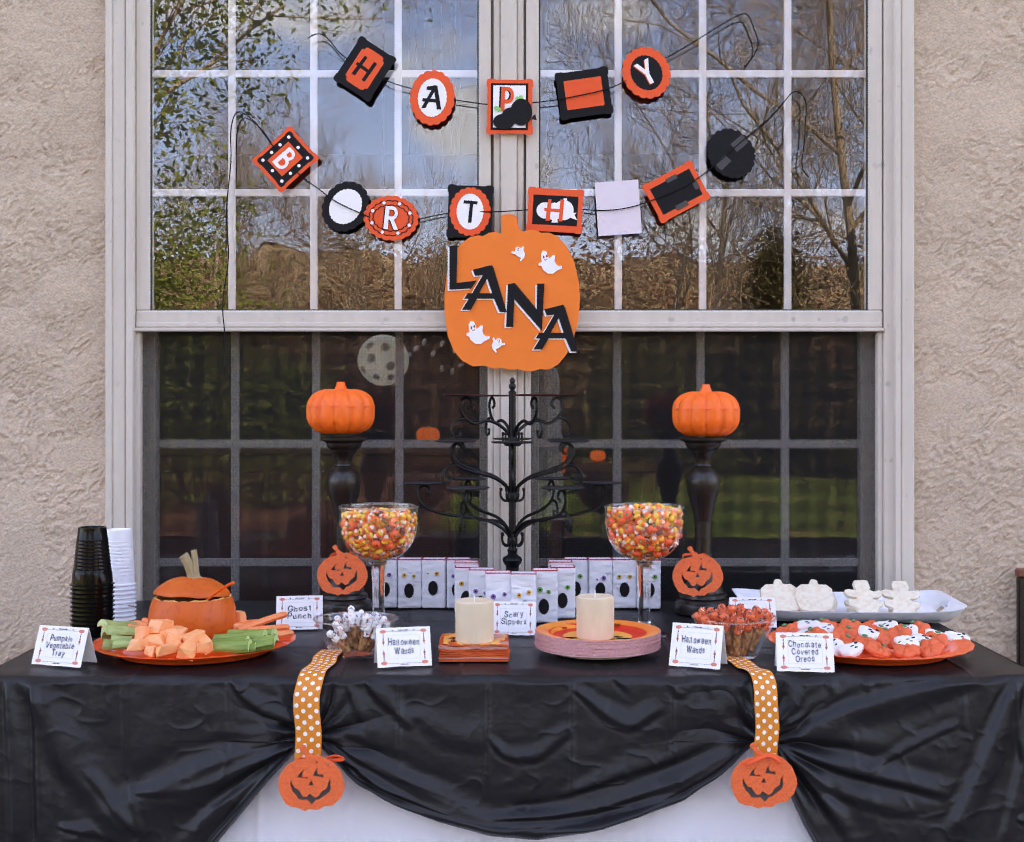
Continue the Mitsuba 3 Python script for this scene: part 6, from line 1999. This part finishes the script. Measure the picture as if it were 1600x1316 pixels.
GB = [(1075, 292), (1098, 296), (1112, 330), (1120, 352), (1145, 327), (1165, 325), (1160, 365), (1172, 395), (1198, 408), (1214, 398), (1212, 424), (1180, 437), (1150, 460), (1110, 462), (1075, 432), (1063, 405), (1042, 400), (1045, 380), (1068, 376), (1060, 345), (1060, 315)]
GS = [(870, 274), (888, 262), (904, 268), (914, 278), (924, 258), (938, 262), (930, 288), (943, 315), (936, 345), (910, 371), (902, 366), (915, 345), (890, 335), (868, 317), (842, 313), (845, 297), (868, 299), (872, 285)]
for nm, pts, eyes, er in [('big', GB, [(1080, 340), (1103, 331)], 7), ('small', GS, [(884, 280), (897, 277)], 3.6), ('big', [(a - 531, b + 517) for a, b in GB], [(549, 857), (570, 849)], 7), ('small', [(748 - (a - 892), b + 672) for a, b in GS], [(756, 952), (743, 949)], 3.6)]:
    gk = thing('ghost_sticker', {0: 'large white smiling ghost at the upper right of the orange pumpkin sign', 1: 'small white ghost near the top of the orange pumpkin sign', 2: 'large white smiling ghost at the lower left of the orange pumpkin sign', 3: 'small white ghost at the bottom of the orange pumpkin sign'}[sum(1 for q in labels if q.startswith('ghost_sticker') and '__' not in q)], 'sticker')
    p = Polygon(q8(pts)).buffer(0.0016).buffer(-0.0032).buffer(0.0016)
    part(gk, 'body', moved(ext(p, 0.003), (0, SGD - 0.0004, 0)), WP, smooth=False)
    ey = unary_union([Polygon(q8([(a + er * math.cos(t), b + 1.5 * er * math.sin(t)) for t in np.linspace(0, 6.2, 12)])) for a, b in eyes])
    part(gk, 'eyes', moved(ext(ey, 0.0006), (0, SGD - 0.0032, 0)), 'mat_red_dark', smooth=False)
    (a0, b0), (a1, b1) = eyes
    cx_, cy_ = (a0 + a1) / 2 + 0.4 * er, (b0 + b1) / 2 + 3.0 * er
    mo = LineString(q8([(cx_ - 1.5 * er, cy_ - 0.4 * er), (cx_ - 0.5 * er, cy_ + 0.8 * er), (cx_ + 0.6 * er, cy_ + 0.8 * er), (cx_ + 1.5 * er, cy_ - 0.7 * er)])).buffer(0.0007)
    part(gk, 'mouth', moved(ext(mo, 0.0006), (0, SGD - 0.0032, 0)), 'mat_red_dark', smooth=False)

# ------------------------------------------------------------------ things in the room behind the glass
d = 3.60
mat('mat_crater', (0.60, 0.58, 0.53), 0.9)
r_ = 40 / F * d
moon = ball(r_, 4)
dirs = np.array([[-0.45, -0.75, 0.55], [0.15, -0.85, 0.45], [-0.35, -0.93, 0.05], [0.35, -0.9, -0.25], [0.70, -0.65, 0.15], [-0.70, -0.6, -0.35], [0.35, -0.65, -0.65], [-0.2, -0.75, -0.65]])
dirs /= np.linalg.norm(dirs, axis=1, keepdims=True)
k = thing('moon_lamp', 'dimly glowing round moon lamp with dark craters hanging inside the left window', 'lamp')
scene[fresh(k + '__globe')] = {**shape(moved(lumpy(moon, 0.0012, 40, 5), (X(599, d), d, Z(563, d))), 'mat_moon_glow', True), 'emitter': {'type': 'area', 'radiance': rgb(0.0155, 0.0150, 0.0125)}}
for q_, ca in zip(dirs, (0.24, 0.26, 0.27, 0.27, 0.24, 0.22, 0.23, 0.20)):
    cap = trimesh.creation.icosphere(subdivisions=4, radius=r_)
    cap.update_faces((cap.triangles_center / r_ @ q_) > math.cos(ca * 0.68))
    cap.remove_unreferenced_vertices()
    part(k, 'crater', moved(cap, (X(599, d) + q_[0] * 0.0022, d + q_[1] * 0.0022, Z(563, d) + q_[2] * 0.0022)), 'mat_crater', smooth=True)
part(k, 'hanging_cord', tube([[X(599, d), d, Z(563, d) + r_], [X(599, d), d, 2.75]], 0.0008, 5), 'mat_string', smooth=True)
g = np.random.default_rng(3)
d = 3.72
k = thing('glass_bead_strands', 'pale glass bead strands glinting inside the left window behind the pumpkin sign', 'ornament')
for i, (u, v_) in enumerate([(664, 536), (676, 552), (692, 538), (690, 576), (706, 580), (712, 548), (650, 545), (720, 570), (640, 556)]):
    part(k, 'bead', moved(ball(0.0085, 2, (0.7, 0.7, 1.25)), (X(u, d), d + g.uniform(-0.05, 0.05), Z(v_, d)), ry=g.uniform(0, 60)), 'mat_eye_white', smooth=True)
    part(k, 'strand', tube([[X(u, d), d, Z(v_, d)], [X(u, d), d, 2.75]], 0.0005, 4), 'mat_string', smooth=True)
# a sideboard with pumpkins on it
d0_ = 3.95
zs_ = Z(694, d0_)
k = thing('sideboard', 'brown wooden sideboard inside the left window', 'sideboard')
part(k, 'top', rbox(-1.9, X(716, d0_), d0_ - 0.05, d0_ + 0.42, zs_ - 0.03, zs_, 0.004), 'mat_wood_dark')
part(k, 'cabinet', rbox(-1.86, X(712, d0_), d0_, d0_ + 0.40, 0.11, zs_ - 0.0305, 0.004), 'mat_wood_dark')
for (u0, u1) in ((252, 318), (324, 412), (420, 512), (520, 608), (614, 704)):
    part(k, 'door', rbox(X(u0, d0_), X(u1, d0_), d0_ - 0.016, d0_ - 0.0005, 0.30, zs_ - 0.08, 0.005), 'mat_wood_dark')
faux = lambda u, d, zb, wpx, lb, rot: None


def small_pumpkin(u, d, zbase, wpx, label):
    R = wpx / 2 / F * d
    k = thing('small_pumpkin', label, 'pumpkin')
    m = lumpy(ribbed(R, R * 1.42, 10, 0.09, 0.06, 2.4, 60, 24), 0.0008, 26, 3)
    scene[fresh(k + '__body')] = {**shape(moved(m, (X(u, d), d, zbase + R * 0.71)), 'mat_faux_pumpkin', True), 'emitter': {'type': 'area', 'radiance': rgb(0.030, 0.0052, 0.0006)}}
    part(k, 'stem', moved(rev([(R * 0.2, R * 1.25), (R * 0.14, R * 1.5), (0, R * 1.5)], 6), (X(u, d), d, zbase)), 'mat_stem', smooth=20)


small_pumpkin(669, 3.80 + 0.22, zs_, 37, 'small glowing orange pumpkin light on the sideboard inside the left window')
d1_ = 4.0
zt_ = Z(722, d1_)
k = thing('side_table', 'brown table inside the right window', 'table')
part(k, 'top', rbox(X(852, d1_), X(1025, d1_), d1_ - 0.05, d1_ + 0.45, zt_ - 0.03, zt_, 0.004), 'mat_wood_dark')
for xx in (X(870, d1_), X(1012, d1_)):
    for yy in (d1_, d1_ + 0.40):
        part(k, 'leg', rbox(xx - 0.02, xx + 0.02, yy - 0.02, yy + 0.02, 0.1, zt_ - 0.0305, 0.003), 'mat_wood_dark')
small_pumpkin(934, d1_ + 0.05, zt_, 25, 'small glowing orange pumpkin light on the table inside the right window')
d = 3.64
k = thing('ghost_figure', 'pale cloth ghost figure inside the right window beside the mullion', 'ornament')
gp = [(0.0, 1.36), (0.026, 1.345), (0.034, 1.31), (0.032, 1.27), (0.036, 1.23), (0.040, 1.16), (0.037, 1.08), (0.042, 1.0), (0.046, 0.93)]
gm = rev(gp[::-1], 40)
a_ = np.arctan2(gm.vertices[:, 1], gm.vertices[:, 0])
gm.vertices[:, :2] *= (1 + 0.10 * np.sin(a_ * 7) * np.clip((1.28 - gm.vertices[:, 2]) / 0.2, 0, 1))[:, None]
part(k, 'cloth', moved(gm, (X(856, d), d, 0)), 'mat_ghost_cloth', smooth=True)
part(k, 'hanging_cord', tube([[X(856, d), d, 1.355], [X(856, d), d, 2.75]], 0.0008, 5), 'mat_string', smooth=True)
d = 3.70
k = thing('bucket_lantern', 'glowing orange bucket lantern inside the right window below the ghost figure', 'lantern')
scene[fresh(k + '__bucket')] = {**shape(moved(rev([(0, 0), (0.030, 0), (0.037, 0.068), (0.039, 0.070), (0.037, 0.071), (0.030, 0.004), (0, 0.004)], 40), (X(866, d), d, Z(738, d))), 'mat_orange_plastic', 40), 'emitter': {'type': 'area', 'radiance': rgb(0.030, 0.0038, 0.0006)}}
k = thing('shelf', 'narrow dark shelf inside the right window carrying the orange bucket lantern', 'shelf')
part(k, 'board', rbox(X(843, d) - 0.05, X(905, d), d - 0.05, d + 0.10, Z(738, d) - 0.015, Z(738, d) - 0.0004, 0.003), 'mat_dark_wood')
part(k, 'post', rbox(X(880, d), X(884, d), d + 0.07, d + 0.09, 0.1, Z(738, d) - 0.0155, 0.002), 'mat_dark_wood')
